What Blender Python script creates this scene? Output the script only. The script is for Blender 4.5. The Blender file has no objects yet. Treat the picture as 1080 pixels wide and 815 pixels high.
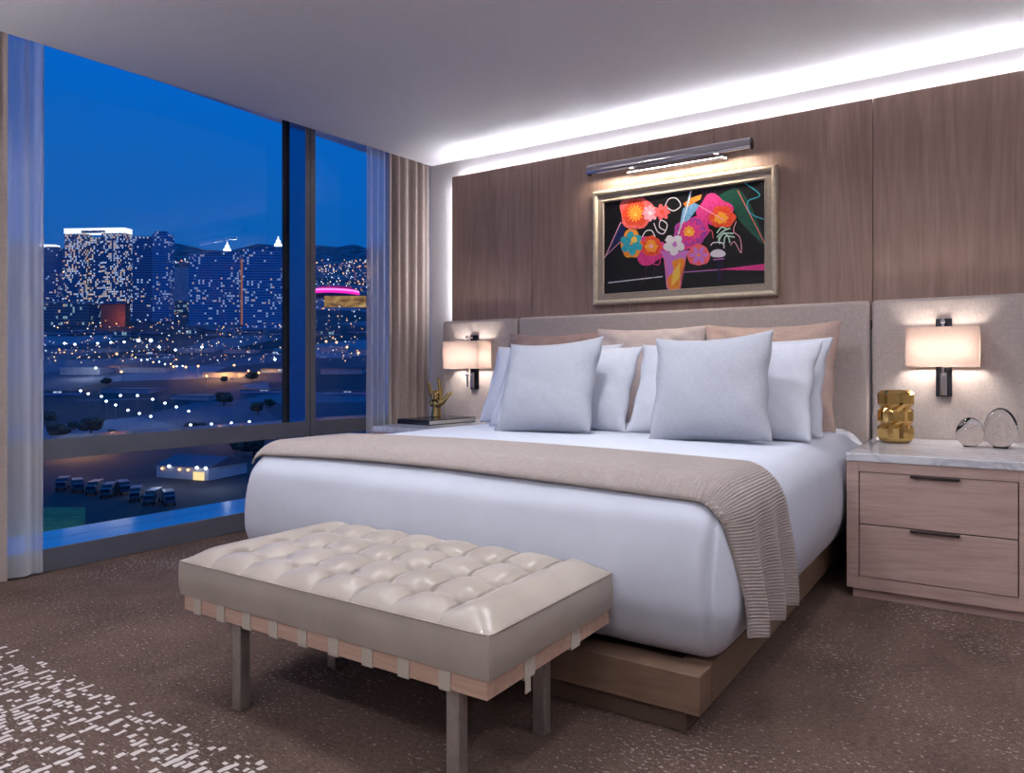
import bpy, bmesh, math, random
from mathutils import Vector, Matrix, noise
random.seed(7)
S = bpy.context.scene
C = S.collection
PI = math.pi

# ------------------------------------------------------------------ camera constants
FPX, CX, CY = 722.83, 640.0, 392.75          # focal length and principal point in photo pixels (1080 x 815)
TH = math.radians(29.7917)
EYE = Vector((0, 0, 1.0))
FW = Vector((-math.sin(TH), math.cos(TH), 0)); RT = Vector((math.cos(TH), math.sin(TH), 0)); UP = Vector((0, 0, 1))

def far(u, w, z=0.0):
    """a place outside at bearing u and distance w from the window, height z"""
    p = EYE + (FW + RT * ((u - CX) / FPX)) * w
    return Vector((p.x, p.y, z))

# ------------------------------------------------------------------ helpers
def loc_of(o):
    v = Vector((0, 0, 0))
    while o is not None:
        v += o.location; o = o.parent
    return v

def obj(name, bm, mat, parent=None, smooth=False, local=False, recalc=True, angle=None):
    """link a bmesh as ONE mesh object; world coordinates are made relative to the parent unless local"""
    if recalc:
        bmesh.ops.recalc_face_normals(bm, faces=bm.faces[:])
    if parent is not None and not local:
        bmesh.ops.translate(bm, verts=bm.verts[:], vec=-loc_of(parent))
    me = bpy.data.meshes.new(name)
    bm.to_mesh(me); bm.free()
    if smooth:
        me.polygons.foreach_set('use_smooth', [True] * len(me.polygons))
        if angle is not None:
            try: me.set_sharp_from_angle(angle=math.radians(angle))
            except Exception: pass
    o = bpy.data.objects.new(name, me)
    C.objects.link(o)
    for m in (mat if isinstance(mat, (list, tuple)) else [mat]):
        if m is not None: me.materials.append(m)
    if parent is not None: o.parent = parent
    return o

def thing(name, label, cat, loc=(0, 0, 0), rz=0.0, group=None):
    o = bpy.data.objects.new(name, None); C.objects.link(o)
    o.empty_display_size = 0.05
    o.location = loc; o.rotation_euler = (0, 0, rz)
    return tag(o, label, cat, group)

def tag(o, label, cat, group=None, kind=None):
    o['label'] = label; o['category'] = cat
    if group: o['group'] = group
    if kind: o['kind'] = kind
    return o

def struct(name, bm, mat, parent=None, **k):
    o = obj(name, bm, mat, parent, **k)
    if parent is None: o['kind'] = 'structure'
    return o

def copy_tree(o, parent=None):
    c = o.copy(); C.objects.link(c); c.parent = parent
    for ch in list(o.children): copy_tree(ch, c)
    return c

def merge(bm, other):
    me = bpy.data.meshes.new('tmp'); other.to_mesh(me); other.free()
    bm.from_mesh(me); bpy.data.meshes.remove(me)

def box(bm, x0, x1, y0, y1, z0, z1, bev=0.0, seg=2, mi=0):
    b = bmesh.new()
    bmesh.ops.create_cube(b, size=1.0)
    for v in b.verts:
        v.co = Vector(((x0 + x1) / 2 + v.co.x * (x1 - x0), (y0 + y1) / 2 + v.co.y * (y1 - y0), (z0 + z1) / 2 + v.co.z * (z1 - z0)))
    if bev > 0:
        bmesh.ops.bevel(b, geom=b.edges[:] + b.verts[:], offset=bev, segments=seg, profile=0.5, affect='EDGES')
    for f in b.faces: f.material_index = mi
    merge(bm, b)
    return bm

def B(*a, **k): return box(bmesh.new(), *a, **k)

def tube(bm, pts, radii, seg=12, caps=True):
    pts = [Vector(p) for p in pts]
    if not isinstance(radii, (list, tuple)): radii = [radii] * len(pts)
    rings = []
    prev = None
    def ring(c, t, r):
        nonlocal prev
        t = t.normalized()
        if prev is None:
            a = Vector((0, 0, 1)) if abs(t.z) < 0.9 else Vector((1, 0, 0))
            prev = (a - t * a.dot(t)).normalized()
        else:
            prev = (prev - t * prev.dot(t)).normalized()
        bi = t.cross(prev)
        return [bm.verts.new(c + (prev * math.cos(2 * PI * k / seg) + bi * math.sin(2 * PI * k / seg)) * r) for k in range(seg)]
    n = len(pts)
    for i, p in enumerate(pts):
        t = (pts[min(i + 1, n - 1)] - pts[max(i - 1, 0)])
        if caps == 'round' and i == 0:
            for a in (75, 50, 25):
                a = math.radians(a); rings.append(ring(p - t.normalized() * radii[0] * math.sin(a), t, radii[0] * math.cos(a)))
        rings.append(ring(p, t, radii[i]))
        if caps == 'round' and i == n - 1:
            for a in (25, 50, 75):
                a = math.radians(a); rings.append(ring(p + t.normalized() * radii[-1] * math.sin(a), t, radii[-1] * math.cos(a)))
    for a, b in zip(rings, rings[1:]):
        for k in range(seg):
            bm.faces.new((a[k], a[(k + 1) % seg], b[(k + 1) % seg], b[k]))
    if caps:
        bm.faces.new(rings[0][::-1]); bm.faces.new(rings[-1])
    return bm

def lathe(bm, prof, c=(0, 0, 0), seg=32):
    c = Vector(c); rings = []
    for r, z in prof:
        if r <= 1e-6: rings.append([bm.verts.new(c + Vector((0, 0, z)))])
        else: rings.append([bm.verts.new(c + Vector((r * math.cos(2 * PI * k / seg), r * math.sin(2 * PI * k / seg), z))) for k in range(seg)])
    for a, b in zip(rings, rings[1:]):
        for k in range(seg):
            q = [a[k % len(a)], a[(k + 1) % len(a)], b[(k + 1) % len(b)], b[k % len(b)]]
            q2 = []
            for v in q:
                if v not in q2: q2.append(v)
            if len(q2) > 2: bm.faces.new(q2)
    return bm

def grid(bm, nu, nv, fn, closed_u=False, mi=0):
    V = [[bm.verts.new(fn(i / (nu - (0 if closed_u else 1)), j / (nv - 1))) for j in range(nv)] for i in range(nu)]
    for i in range(nu if closed_u else nu - 1):
        for j in range(nv - 1):
            f = bm.faces.new((V[i][j], V[(i + 1) % nu][j], V[(i + 1) % nu][j + 1], V[i][j + 1])); f.material_index = mi
    return V

def sm(a, b, x):
    t = max(0.0, min(1.0, (x - a) / (b - a))); return t * t * (3 - 2 * t)

# ------------------------------------------------------------------ materials
def lin(r, g, b):
    f = lambda c: (c / 255 / 12.92) if c / 255 <= 0.04045 else ((c / 255 + 0.055) / 1.055) ** 2.4
    return (f(r), f(g), f(b), 1)

class M:
    def __init__(s, name):
        s.m = bpy.data.materials.new(name); s.m.use_nodes = True
        s.t = s.m.node_tree; s.t.nodes.clear()
        s.out = s.n('ShaderNodeOutputMaterial')
    def n(s, kind, **k):
        nd = s.t.nodes.new(kind)
        for a, b in k.items(): setattr(nd, a, b)
        return nd
    def l(s, a, b): s.t.links.new(a, b)
    def pr(s, col, rough=0.5, metal=0.0, **k):
        p = s.n('ShaderNodeBsdfPrincipled')
        p.inputs['Base Color'].default_value = col if len(col) == 4 else (*col, 1)
        p.inputs['Roughness'].default_value = rough; p.inputs['Metallic'].default_value = metal
        for a, b in k.items(): p.inputs[a].default_value = b
        s.l(p.outputs[0], s.out.inputs['Surface']); s.p = p
        return p
    def coord(s, scale=(1, 1, 1), rot=(0, 0, 0), kind='Object'):
        if kind == 'World':
            g = s.n('ShaderNodeNewGeometry').outputs['Position']
        else:
            g = s.n('ShaderNodeTexCoord').outputs[kind]
        mp = s.n('ShaderNodeMapping'); mp.inputs['Scale'].default_value = scale; mp.inputs['Rotation'].default_value = rot
        s.l(g, mp.inputs['Vector']); return mp.outputs[0]
    def noise(s, vec, scale, detail=3, rough=0.5, dist=0.0):
        t = s.n('ShaderNodeTexNoise'); t.inputs['Scale'].default_value = scale; t.inputs['Detail'].default_value = detail
        t.inputs['Roughness'].default_value = rough; t.inputs['Distortion'].default_value = dist
        s.l(vec, t.inputs['Vector']); return t.outputs['Fac']
    def math(s, op, a, b=None, c=None):
        t = s.n('ShaderNodeMath', operation=op)
        for i, x in enumerate((a, b, c)):
            if x is None: continue
            if isinstance(x, (int, float)): t.inputs[i].default_value = x
            else: s.l(x, t.inputs[i])
        return t.outputs[0]
    def ramp(s, fac, stops, interp='LINEAR'):
        r = s.n('ShaderNodeValToRGB'); e = r.color_ramp.elements; r.color_ramp.interpolation = interp
        while len(e) < len(stops): e.new(0.5)
        for q, (p, c) in zip(e, stops): q.position = p; q.color = c if len(c) == 4 else (*c, 1)
        s.l(fac, r.inputs[0]); return r.outputs[0]
    def mix(s, fac, a, b, mode='MIX'):
        t = s.n('ShaderNodeMix', data_type='RGBA', blend_type=mode)
        for sock, x in ((t.inputs[0], fac), (t.inputs[6], a), (t.inputs[7], b)):
            if isinstance(x, (int, float)): sock.default_value = x
            elif isinstance(x, tuple): sock.default_value = x
            else: s.l(x, sock)
        return t.outputs[2]
    def bump(s, h, strength=0.3, dist=0.01):
        b = s.n('ShaderNodeBump'); b.inputs['Strength'].default_value = strength; b.inputs['Distance'].default_value = dist
        s.l(h, b.inputs['Height']); s.l(b.outputs[0], s.p.inputs['Normal'])

def plain(name, col, rough=0.5, metal=0.0, nscale=0, var=0.08, bump=0.0, **k):
    m = M(name); m.pr(col, rough, metal, **k)
    if nscale:
        v = m.coord(); f = m.noise(v, nscale, 4)
        lo = tuple(c * (1 - var) for c in col[:3]) + (1,); hi = tuple(min(1, c * (1 + var)) for c in col[:3]) + (1,)
        m.l(m.ramp(f, [(0.3, lo), (0.7, hi)]), m.p.inputs['Base Color'])
        if bump: m.bump(f, bump, 0.003)
    return m.m

def emit(name, col, strength):
    m = M(name); e = m.n('ShaderNodeEmission'); e.inputs[0].default_value = col if len(col) == 4 else (*col, 1)
    e.inputs[1].default_value = strength; m.l(e.outputs[0], m.out.inputs['Surface']); return m.m

def wood(name, dark, light, scale=(14, 14, 0.9), rough=0.45, world=True, fine=1.0):
    m = M(name); m.pr(light, rough)
    v = m.coord(scale, kind='World' if world else 'Object')
    a = m.noise(v, 1.0, 5, 0.6, 0.6)
    v2 = m.coord(tuple(s * 7 for s in scale), kind='World' if world else 'Object')
    b = m.noise(v2, 1.0, 3, 0.6)
    v3 = m.coord((scale[0] * 0.45, scale[1] * 0.45, scale[2] * 0.6), kind='World' if world else 'Object')
    g = m.noise(v3, 1.0, 2, 0.5, 1.2)
    rings = m.math('MULTIPLY_ADD', m.math('SINE', m.math('MULTIPLY', g, 46.0)), 0.5, 0.5)
    s = m.math('ADD', m.math('MULTIPLY', a, 0.50), m.math('ADD', m.math('MULTIPLY', b, 0.42 * fine), m.math('MULTIPLY', rings, 0.10)))
    m.l(m.ramp(s, [(0.3, dark), (0.72, light)]), m.p.inputs['Base Color'])
    m.bump(b, 0.12, 0.002)
    return m.m

def fabric(name, col, weave=260, rough=0.9, var=0.12, bump=0.25, sheen=0.2, axes=(1, 1, 1)):
    m = M(name); p = m.pr(col, rough); p.inputs['Sheen Weight'].default_value = sheen; p.inputs['Specular IOR Level'].default_value = 0.15
    v1 = m.coord((weave * 0.15 * axes[0], weave * 0.15 * axes[1], weave * axes[2])); v2 = m.coord((weave * axes[0], weave * axes[1], weave * 0.15 * axes[2]))
    f = m.math('ADD', m.math('MULTIPLY', m.noise(v1, 1, 2), 0.5), m.math('MULTIPLY', m.noise(v2, 1, 2), 0.5))
    lo = tuple(c * (1 - var) for c in col[:3]) + (1,); hi = tuple(min(1, c * (1 + var)) for c in col[:3]) + (1,)
    m.l(m.ramp(f, [(0.35, lo), (0.65, hi)]), m.p.inputs['Base Color'])
    m.bump(f, bump, 0.002)
    return m.m

MAT = {}
MAT['wall'] = plain('wall_paint', (0.80, 0.77, 0.79, 1), 0.8, nscale=60, var=0.02)
MAT['ceiling'] = plain('ceiling_paint', (0.80, 0.79, 0.84, 1), 0.9, nscale=40, var=0.02)
MAT['panel'] = wood('panel_oak_veneer', lin(142, 114, 103), lin(186, 157, 144), (9, 9, 0.5), 0.5)
MAT['seam'] = plain('panel_shadow_gap', lin(50, 38, 34), 0.8)
MAT['board'] = fabric('headboard_fabric', lin(206, 193, 188), 240, 0.9, 0.12, 0.2)
MAT['sheet'] = plain('white_bed_linen', (0.74, 0.78, 0.90, 1), 0.75, nscale=14, var=0.02, bump=0.03)
MAT['pillow'] = plain('white_pillow_cotton', (0.78, 0.81, 0.91, 1), 0.75, nscale=30, var=0.03, bump=0.1)
MAT['cushion'] = fabric('pale_grey_linen', lin(196, 200, 212), 420, 0.85, 0.10, 0.35)
MAT['sham_taupe'] = fabric('taupe_satin', lin(164, 138, 134), 120, 0.55, 0.10, 0.1)
MAT['sham_beige'] = fabric('beige_satin', lin(214, 198, 194), 120, 0.5, 0.08, 0.1)
MAT['sham_rose'] = fabric('rose_beige_satin', lin(206, 178, 166), 120, 0.5, 0.10, 0.1)
MAT['throw'] = fabric('knit_throw', lin(168, 157, 153), 300, 0.95, 0.12, 0.3)
MAT['leather'] = None
m = M('bench_leather'); p = m.pr(lin(183, 172, 160), 0.30); p.inputs['Specular IOR Level'].default_value = 0.45
v = m.coord(); f = m.noise(v, 420, 3); g = m.noise(v, 6, 3)
m.l(m.ramp(g, [(0.3, lin(168, 157, 147)), (0.7, lin(181, 170, 160))]), m.p.inputs['Base Color']); m.bump(f, 0.12, 0.001)
MAT['leather'] = m.m
MAT['piping'] = plain('leather_piping', lin(165, 153, 142), 0.45)
MAT['button'] = plain('leather_button', lin(150, 138, 127), 0.4)
MAT['bench_wood'] = wood('bench_pale_oak', lin(176, 142, 122), lin(208, 176, 156), (1.2, 14, 14), 0.5)
MAT['webbing'] = fabric('beige_webbing', lin(196, 186, 172), 500, 0.85, 0.12, 0.4)
MAT['pewter'] = plain('brushed_pewter', (0.40, 0.36, 0.33, 1), 0.34, 0.6, nscale=60, var=0.10)
MAT['bed_wood'] = wood('bed_bronze_wood', lin(104, 82, 66), lin(128, 102, 84), (2, 2, 10), 0.5)
MAT['plinth'] = plain('bed_plinth_brown', lin(84, 66, 54), 0.6, nscale=20)
MAT['ns_wood'] = wood('nightstand_oak', lin(172, 143, 134), lin(208, 180, 170), (1.4, 14, 14), 0.42)
MAT['ns_gap'] = plain('drawer_shadow_gap', lin(40, 30, 28), 0.8)
MAT['handle'] = plain('dark_bronze_pull', (0.05, 0.04, 0.04, 1), 0.35, 1.0)
m = M('white_marble'); m.pr(lin(226, 226, 234), 0.12)
v = m.coord((1.5, 3.5, 2.0), (0, 0, 0.5), 'World'); a = m.noise(v, 2.2, 8, 0.6, 1.8)
vein = m.math('ABSOLUTE', m.math('SUBTRACT', a, 0.5))
m.l(m.ramp(vein, [(0.0, lin(198, 198, 208)), (0.03, lin(218, 218, 226)), (0.10, lin(230, 230, 238))]), m.p.inputs['Base Color'])
MAT['marble'] = m.m
MAT['chrome'] = plain('polished_chrome', (0.80, 0.80, 0.84, 1), 0.08, 1.0)
MAT['dark_chrome'] = plain('black_chrome', (0.06, 0.065, 0.08, 1), 0.15, 1.0)
MAT['gold'] = plain('polished_gold', (0.80, 0.53, 0.18, 1), 0.07, 1.0)
MAT['brass'] = plain('aged_brass', (0.56, 0.42, 0.17, 1), 0.22, 1.0)
MAT['champagne'] = plain('champagne_leaf', lin(216, 204, 184), 0.38, 0.45, nscale=50, var=0.12)
MAT['liner'] = plain('grey_linen_liner', lin(178, 166, 152), 0.7, nscale=120, var=0.15)
MAT['frame_metal'] = plain('window_frame_bronze', lin(94, 97, 108), 0.4, 0.15, nscale=8, var=0.05)
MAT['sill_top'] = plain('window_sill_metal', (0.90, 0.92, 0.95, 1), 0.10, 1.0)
MAT['mullion_side'] = plain('mullion_metal_sky_tint', (0.26, 0.34, 0.46, 1), 0.12, 1.0)  # blue put into the side's colour to stand for the reflected sky
MAT['gasket'] = plain('black_gasket', (0.01, 0.01, 0.012, 1), 0.6)
MAT['cover'] = plain('black_book_cloth', (0.012, 0.012, 0.016, 1), 0.25)
MAT['pages'] = plain('book_pages', (0.75, 0.73, 0.70, 1), 0.8, nscale=200, var=0.1)
MAT['drape'] = fabric('taupe_drapery', lin(176, 162, 156), 200, 0.9, 0.10, 0.2)

# crystal
m = M('clear_crystal'); p = m.pr((1, 1, 1, 1), 0.0); p.inputs['Transmission Weight'].default_value = 1.0; p.inputs['IOR'].default_value = 1.24
MAT['crystal'] = m.m
# window glass: clear with a faint mirror of the room on one face
m = M('window_glass')
lw = m.n('ShaderNodeLayerWeight'); lw.inputs[0].default_value = 0.5
fac = m.math('MULTIPLY_ADD', m.math('POWER', lw.outputs['Facing'], 5.0), 0.9, 0.032)
tr = m.n('ShaderNodeBsdfTransparent'); gl = m.n('ShaderNodeBsdfGlossy'); gl.inputs['Roughness'].default_value = 0.0
mx = m.n('ShaderNodeMixShader'); m.l(fac, mx.inputs[0]); m.l(tr.outputs[0], mx.inputs[1]); m.l(gl.outputs[0], mx.inputs[2])
m.l(mx.outputs[0], m.out.inputs['Surface']); MAT['glass'] = m.m
m = M('window_glass_outer'); tr = m.n('ShaderNodeBsdfTransparent'); tr.inputs[0].default_value = (0.97, 0.98, 1, 1)
m.l(tr.outputs[0], m.out.inputs['Surface']); MAT['glass_out'] = m.m
# sheer voile
m = M('sheer_voile')
tr = m.n('ShaderNodeBsdfTransparent'); df = m.n('ShaderNodeBsdfDiffuse'); tl = m.n('ShaderNodeBsdfTranslucent')
for q in (df, tl): q.inputs[0].default_value = (0.88, 0.88, 0.92, 1)
v = m.coord((1, 1, 1)); th = m.noise(m.coord((3, 160, 3)), 1, 2)
a = m.n('ShaderNodeMixShader'); a.inputs[0].default_value = 0.16; m.l(df.outputs[0], a.inputs[1]); m.l(tl.outputs[0], a.inputs[2])
lw = m.n('ShaderNodeLayerWeight'); lw.inputs[0].default_value = 0.45
op = m.math('ADD', m.math('MULTIPLY_ADD', lw.outputs['Facing'], 0.70, 0.42), m.math('MULTIPLY', th, 0.10))
b = m.n('ShaderNodeMixShader'); m.l(op, b.inputs[0]); m.l(tr.outputs[0], b.inputs[1]); m.l(a.outputs[0], b.inputs[2])
m.l(b.outputs[0], m.out.inputs['Surface']); MAT['sheer'] = m.m
# lamp shade
m = M('lamp_shade_linen')
df = m.n('ShaderNodeBsdfDiffuse'); tl = m.n('ShaderNodeBsdfTranslucent')
f = m.math('ADD', m.math('MULTIPLY', m.noise(m.coord((60, 60, 400)), 1, 2), 0.5), m.math('MULTIPLY', m.noise(m.coord((400, 400, 60)), 1, 2), 0.5))
col = m.ramp(f, [(0.3, lin(222, 194, 178)), (0.7, lin(236, 210, 196))])
m.l(col, df.inputs[0]); m.l(col, tl.inputs[0])
a = m.n('ShaderNodeMixShader'); a.inputs[0].default_value = 0.15; m.l(df.outputs[0], a.inputs[1]); m.l(tl.outputs[0], a.inputs[2])
m.l(a.outputs[0], m.out.inputs['Surface']); MAT['shade'] = m.m
# carpet: brown loop pile with pale flecks, and a field of pale woven dashes nearer the camera
m = M('carpet'); p = m.pr((0.08, 0.06, 0.05, 1), 0.95); p.inputs['Specular IOR Level'].default_value = 0.1
pos = m.n('ShaderNodeNewGeometry').outputs['Position']
sx = m.n('ShaderNodeSeparateXYZ'); m.l(pos, sx.inputs[0])
base = m.ramp(m.noise(m.coord((1, 1, 1), kind='World'), 3.0, 5, 0.65), [(0.3, lin(96, 79, 72)), (0.7, lin(122, 101, 92))])
pile = m.noise(m.coord((1, 1, 1), kind='World'), 190, 2)
base = m.mix(0.55, base, m.ramp(pile, [(0.3, (0.16, 0.15, 0.15, 1)), (0.7, (1.0, 1.0, 1.0, 1))]), 'MULTIPLY')
strk = m.noise(m.coord((45, 130, 1), kind='World'), 1.0, 4, 0.7)
base = m.mix(0.8, base, m.ramp(strk, [(0.32, (0.45, 0.43, 0.43, 1)), (0.55, (1.0, 1.0, 1.0, 1)), (0.72, (1.45, 1.42, 1.42, 1))]), 'MULTIPLY')
fl = m.noise(m.coord((60, 105, 1), kind='World'), 1.0, 2, 0.5)
patch = m.noise(m.coord((1, 1, 1), kind='World'), 2.2, 2)
flm = m.math('GREATER_THAN', m.math('ADD', fl, m.math('MULTIPLY', patch, 0.30)), 0.815)
base = m.mix(m.math('MULTIPLY', flm, 0.6), base, lin(185, 172, 165))
wx = m.math('ADD', sx.outputs[0], m.math('MULTIPLY', m.noise(m.coord((1, 1, 1), kind='World'), 30.0, 2), 0.022))
rowx = m.math('FRACT', m.math('MULTIPLY', wx, 40.0))
gap = m.math('GREATER_THAN', rowx, 0.34)
rid = m.math('FLOOR', m.math('MULTIPLY', wx, 40.0))
dv = m.n('ShaderNodeCombineXYZ'); m.l(m.math('MULTIPLY', rid, 3.71), dv.inputs[0]); m.l(m.math('MULTIPLY', sx.outputs[1], 32.0), dv.inputs[1])
dn = m.noise(dv.outputs[0], 1.0, 1, 0.5)
wob = m.noise(m.coord((1, 1, 1), kind='World'), 5.0, 2)
thr = m.math('MULTIPLY_ADD', wob, -0.24, 0.655)
on = m.math('MULTIPLY', m.math('GREATER_THAN', dn, thr), gap)
yline = m.math('LESS_THAN', m.math('ADD', sx.outputs[1], m.math('MULTIPLY', dn, 0.06)), 1.125)
on = m.math('MULTIPLY', on, yline)
base = m.mix(m.math('MULTIPLY', on, 0.92), base, lin(214, 206, 203))
m.l(base, m.p.inputs['Base Color'])
m.bump(m.math('ADD', pile, m.math('MULTIPLY', on, 0.6)), 0.5, 0.006)
MAT['carpet'] = m.m

# ------------------------------------------------------------------ camera
cam = bpy.data.cameras.new('camera'); co = bpy.data.objects.new('camera', cam); C.objects.link(co)
co.location = EYE; co.rotation_euler = (PI / 2, 0, TH)
cam.sensor_fit = 'HORIZONTAL'; cam.sensor_width = 36; cam.lens = FPX / 1080 * 36
cam.shift_x = (540 - CX) / 1080; cam.shift_y = -(407.5 - CY) / 1080
cam.clip_start = 0.05; cam.clip_end = 20000
S.camera = co

# ------------------------------------------------------------------ room shell
YW, XF, XG = 4.19, -4.141, -4.36           # headboard wall, front plane of the window frames, glass plane
XC = -4.06                                  # ceiling edge in front of the curtain pocket
XR, YB = 2.4, -2.6
def zc(y): return 2.70 - (YW - max(y, 1.2)) * 0.0365
struct('floor', B(XF - 0.5, XR + 0.1, YB - 0.1, YW + 0.1, -0.12, 0.0), MAT['carpet'])
bm = bmesh.new()
prof = [(YB - 0.1, zc(0)), (1.2, zc(1.2)), (YW + 0.1, zc(YW + 0.1))]
lo0 = [bm.verts.new((XC, y, z)) for y, z in prof]; lo1 = [bm.verts.new((XR + 0.1, y, z)) for y, z in prof]
hi0 = [bm.verts.new((XC, y, 2.90)) for y, z in prof]; hi1 = [bm.verts.new((XR + 0.1, y, 2.90)) for y, z in prof]
for i in range(2):
    bm.faces.new((lo0[i], lo0[i + 1], lo1[i + 1], lo1[i])); bm.faces.new((hi0[i], hi1[i], hi1[i + 1], hi0[i + 1]))
    bm.faces.new((lo0[i], hi0[i], hi0[i + 1], lo0[i + 1])); bm.faces.new((lo1[i], lo1[i + 1], hi1[i + 1], hi1[i]))
bm.faces.new((lo0[0], lo1[0], hi1[0], hi0[0])); bm.faces.new((lo0[2], hi0[2], hi1[2], lo1[2]))
struct('ceiling', bm, MAT['ceiling'])
struct('trim_1', B(XG - 0.25, XC, 0.55, YW + 0.1, 2.84, 2.90), MAT['ceiling'])          # top of the curtain pocket
struct('wall_back', B(XG - 0.25, XR + 0.1, YW, YW + 0.12, 0, 2.90), MAT['wall'])
struct('wall_right', B(XR, XR + 0.12, YB - 0.1, YW + 0.1, 0, 2.90), MAT['wall'])
struct('wall_front', B(XF - 0.5, XR + 0.1, YB - 0.12, YB, 0, 2.90), MAT['wall'])
struct('wall_left', B(XF - 0.5, XF, YB, 0.60, 0, 2.90), MAT['wall'])

# wood wall panels, proud of the wall so the cove light can wash up behind them
YP0, YP1 = 4.125, 4.148
edges = [-3.785, -3.001, -0.622, 1.75]
for i in range(3):
    bm = B(edges[i] + 0.0018, edges[i + 1] - 0.0018, YP0, YP1, 1.30, 2.556, 0.0015, 1)
    struct('trim_%d' % (2 + i), bm, MAT['panel'])
struct('trim_5', B(edges[0] + 0.04, edges[3] - 0.04, YP1, YW, 1.25, 2.50), MAT['seam'])

# ------------------------------------------------------------------ windows
YM0, YM1 = 3.062, 3.143                     # mullion
Y0W, Y1W = 0.60, YW
# window_1: the low base, transom rail and mullion grid with its four panes
w1 = bpy.data.objects.new('window_1', None); C.objects.link(w1); w1['kind'] = 'structure'; w1.location = (XF, 1.5, 0)
bm = B(XF - 0.46, XF, Y0W, Y1W, 0, 0.117, 0.003, 1)
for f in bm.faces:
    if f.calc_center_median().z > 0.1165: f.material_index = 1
obj('window_base', bm, [MAT['frame_metal'], MAT['sill_top']], w1)
for y0, y1 in ((Y0W, YM0), (YM1, Y1W)):
    bm = B(XG - 0.02, XF, y0, y1, 0.562, 0.664, 0.002, 1)
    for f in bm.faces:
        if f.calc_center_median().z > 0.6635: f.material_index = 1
    obj('transom_rail', bm, [MAT['frame_metal'], MAT['sill_top']], w1)
ymid = (YM0 + YM1) / 2 - 0.004
bm = B(XG - 0.02, XF, YM0, ymid - 0.0035, 0.117, 2.84, 0.002, 1)
for f in bm.faces:
    if f.calc_center_median().y < YM0 + 0.0005: f.material_index = 1
obj('mullion', bm, [MAT['frame_metal'], MAT['mullion_side']], w1)
obj('mullion', B(XG - 0.02, XF, ymid + 0.0035, YM1, 0.117, 2.84, 0.002, 1), MAT['frame_metal'], w1)
obj('gasket', B(XG, XF - 0.006, ymid - 0.0035, ymid + 0.0035, 0.117, 2.84), MAT['gasket'], w1)
def glass(y0, y1, z0, z1):
    bm = B(XG - 0.012, XG, y0, y1, z0, z1)
    for f in bm.faces:
        if f.calc_center_median().x < XG - 0.002: f.material_index = 1
    g = obj('pane', bm, [MAT['glass'], MAT['glass_out']], w1)
for y0, y1 in ((Y0W, YM0), (YM1, Y1W)):
    glass(y0, y1, 0.117, 0.562); glass(y0, y1, 0.664, 2.84)
obj('gasket', B(XG - 0.006, XG + 0.016, YM0 - 0.022, YM0, 0.117, 2.84), MAT['gasket'], w1)

# ------------------------------------------------------------------ curtains
def curtain(bm, y0, y1, xb, amp, nf, z0, z1, seed, nz=10, n=None, taper=0.0):
    rnd = random.Random(seed); ph = [rnd.uniform(0, 6.28) for _ in range(4)]
    n = n or int(nf * 14) + 2
    def fn(a, t):
        y = y0 + (y1 - y0) * a
        k = a * nf * 2 * PI
        s = math.sin(k + 0.9 * math.sin(a * 5 + ph[0])) * (0.75 + 0.25 * math.sin(a * 11 + ph[1]))
        s = math.copysign(abs(s) ** 0.8, s)
        dx = amp * s * (0.85 + 0.15 * t)
        dy = 0.006 * math.sin(k * 0.5 + ph[2] + t * 1.5) * (1 - t)
        return Vector((xb + dx + 0.004 * math.sin(t * 3 + ph[3] + a * 9), y + dy + taper * (1 - t) * (a - 0.5), z0 + (z1 - z0) * t))
    grid(bm, n, nz, fn)
    return bm
o = obj('sheer_curtain', curtain(bmesh.new(), 1.375, 1.568, -4.112, 0.018, 2.6, 0.012, 2.80, 3), MAT['sheer'], smooth=True)
tag(o, 'translucent white sheer curtain hanging to the carpet at the far left of the window', 'curtain')
o = obj('sheer_curtain', curtain(bmesh.new(), 3.56, 3.80, -4.105, 0.022, 3.5, 0.012, 2.80, 5), MAT['sheer'], smooth=True)
tag(o, 'translucent white sheer curtain beside the taupe drape near the bedside table', 'curtain')
o = obj('drape', curtain(bmesh.new(), 3.745, 4.178, -4.10, 0.034, 5.2, 0.012, 2.80, 8, n=160), MAT['drape'], smooth=True)
tag(o, 'heavy taupe pleated drape in the corner beside the headboard', 'curtain')
o = obj('drape', curtain(bmesh.new(), 0.80, 1.408, -4.085, 0.018, 7, 0.012, 2.80, 9), MAT['drape'], smooth=True)
tag(o, 'heavy taupe drape at the left edge behind the left sheer', 'curtain')

# ------------------------------------------------------------------ headboard panels
YH = 4.065
def padded(x0, x1, z0, z1):
    bm = B(x0, x1, YH, YP0, z0, z1, 0.022, 4)
    return bm
for x0, x1, lab in ((-3.832, -3.094, 'beige upholstered wall panel behind the left wall lamp'),
                    (-3.084, -0.631, 'wide beige upholstered headboard behind the pillows'),
                    (-0.620, 0.19, 'beige upholstered wall panel behind the right wall lamp and gold vase')):
    o = obj('headboard_panel', padded(x0, x1, 0.0, 1.405), MAT['board'], smooth=True, angle=40)
    tag(o, lab, 'headboard')

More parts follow.
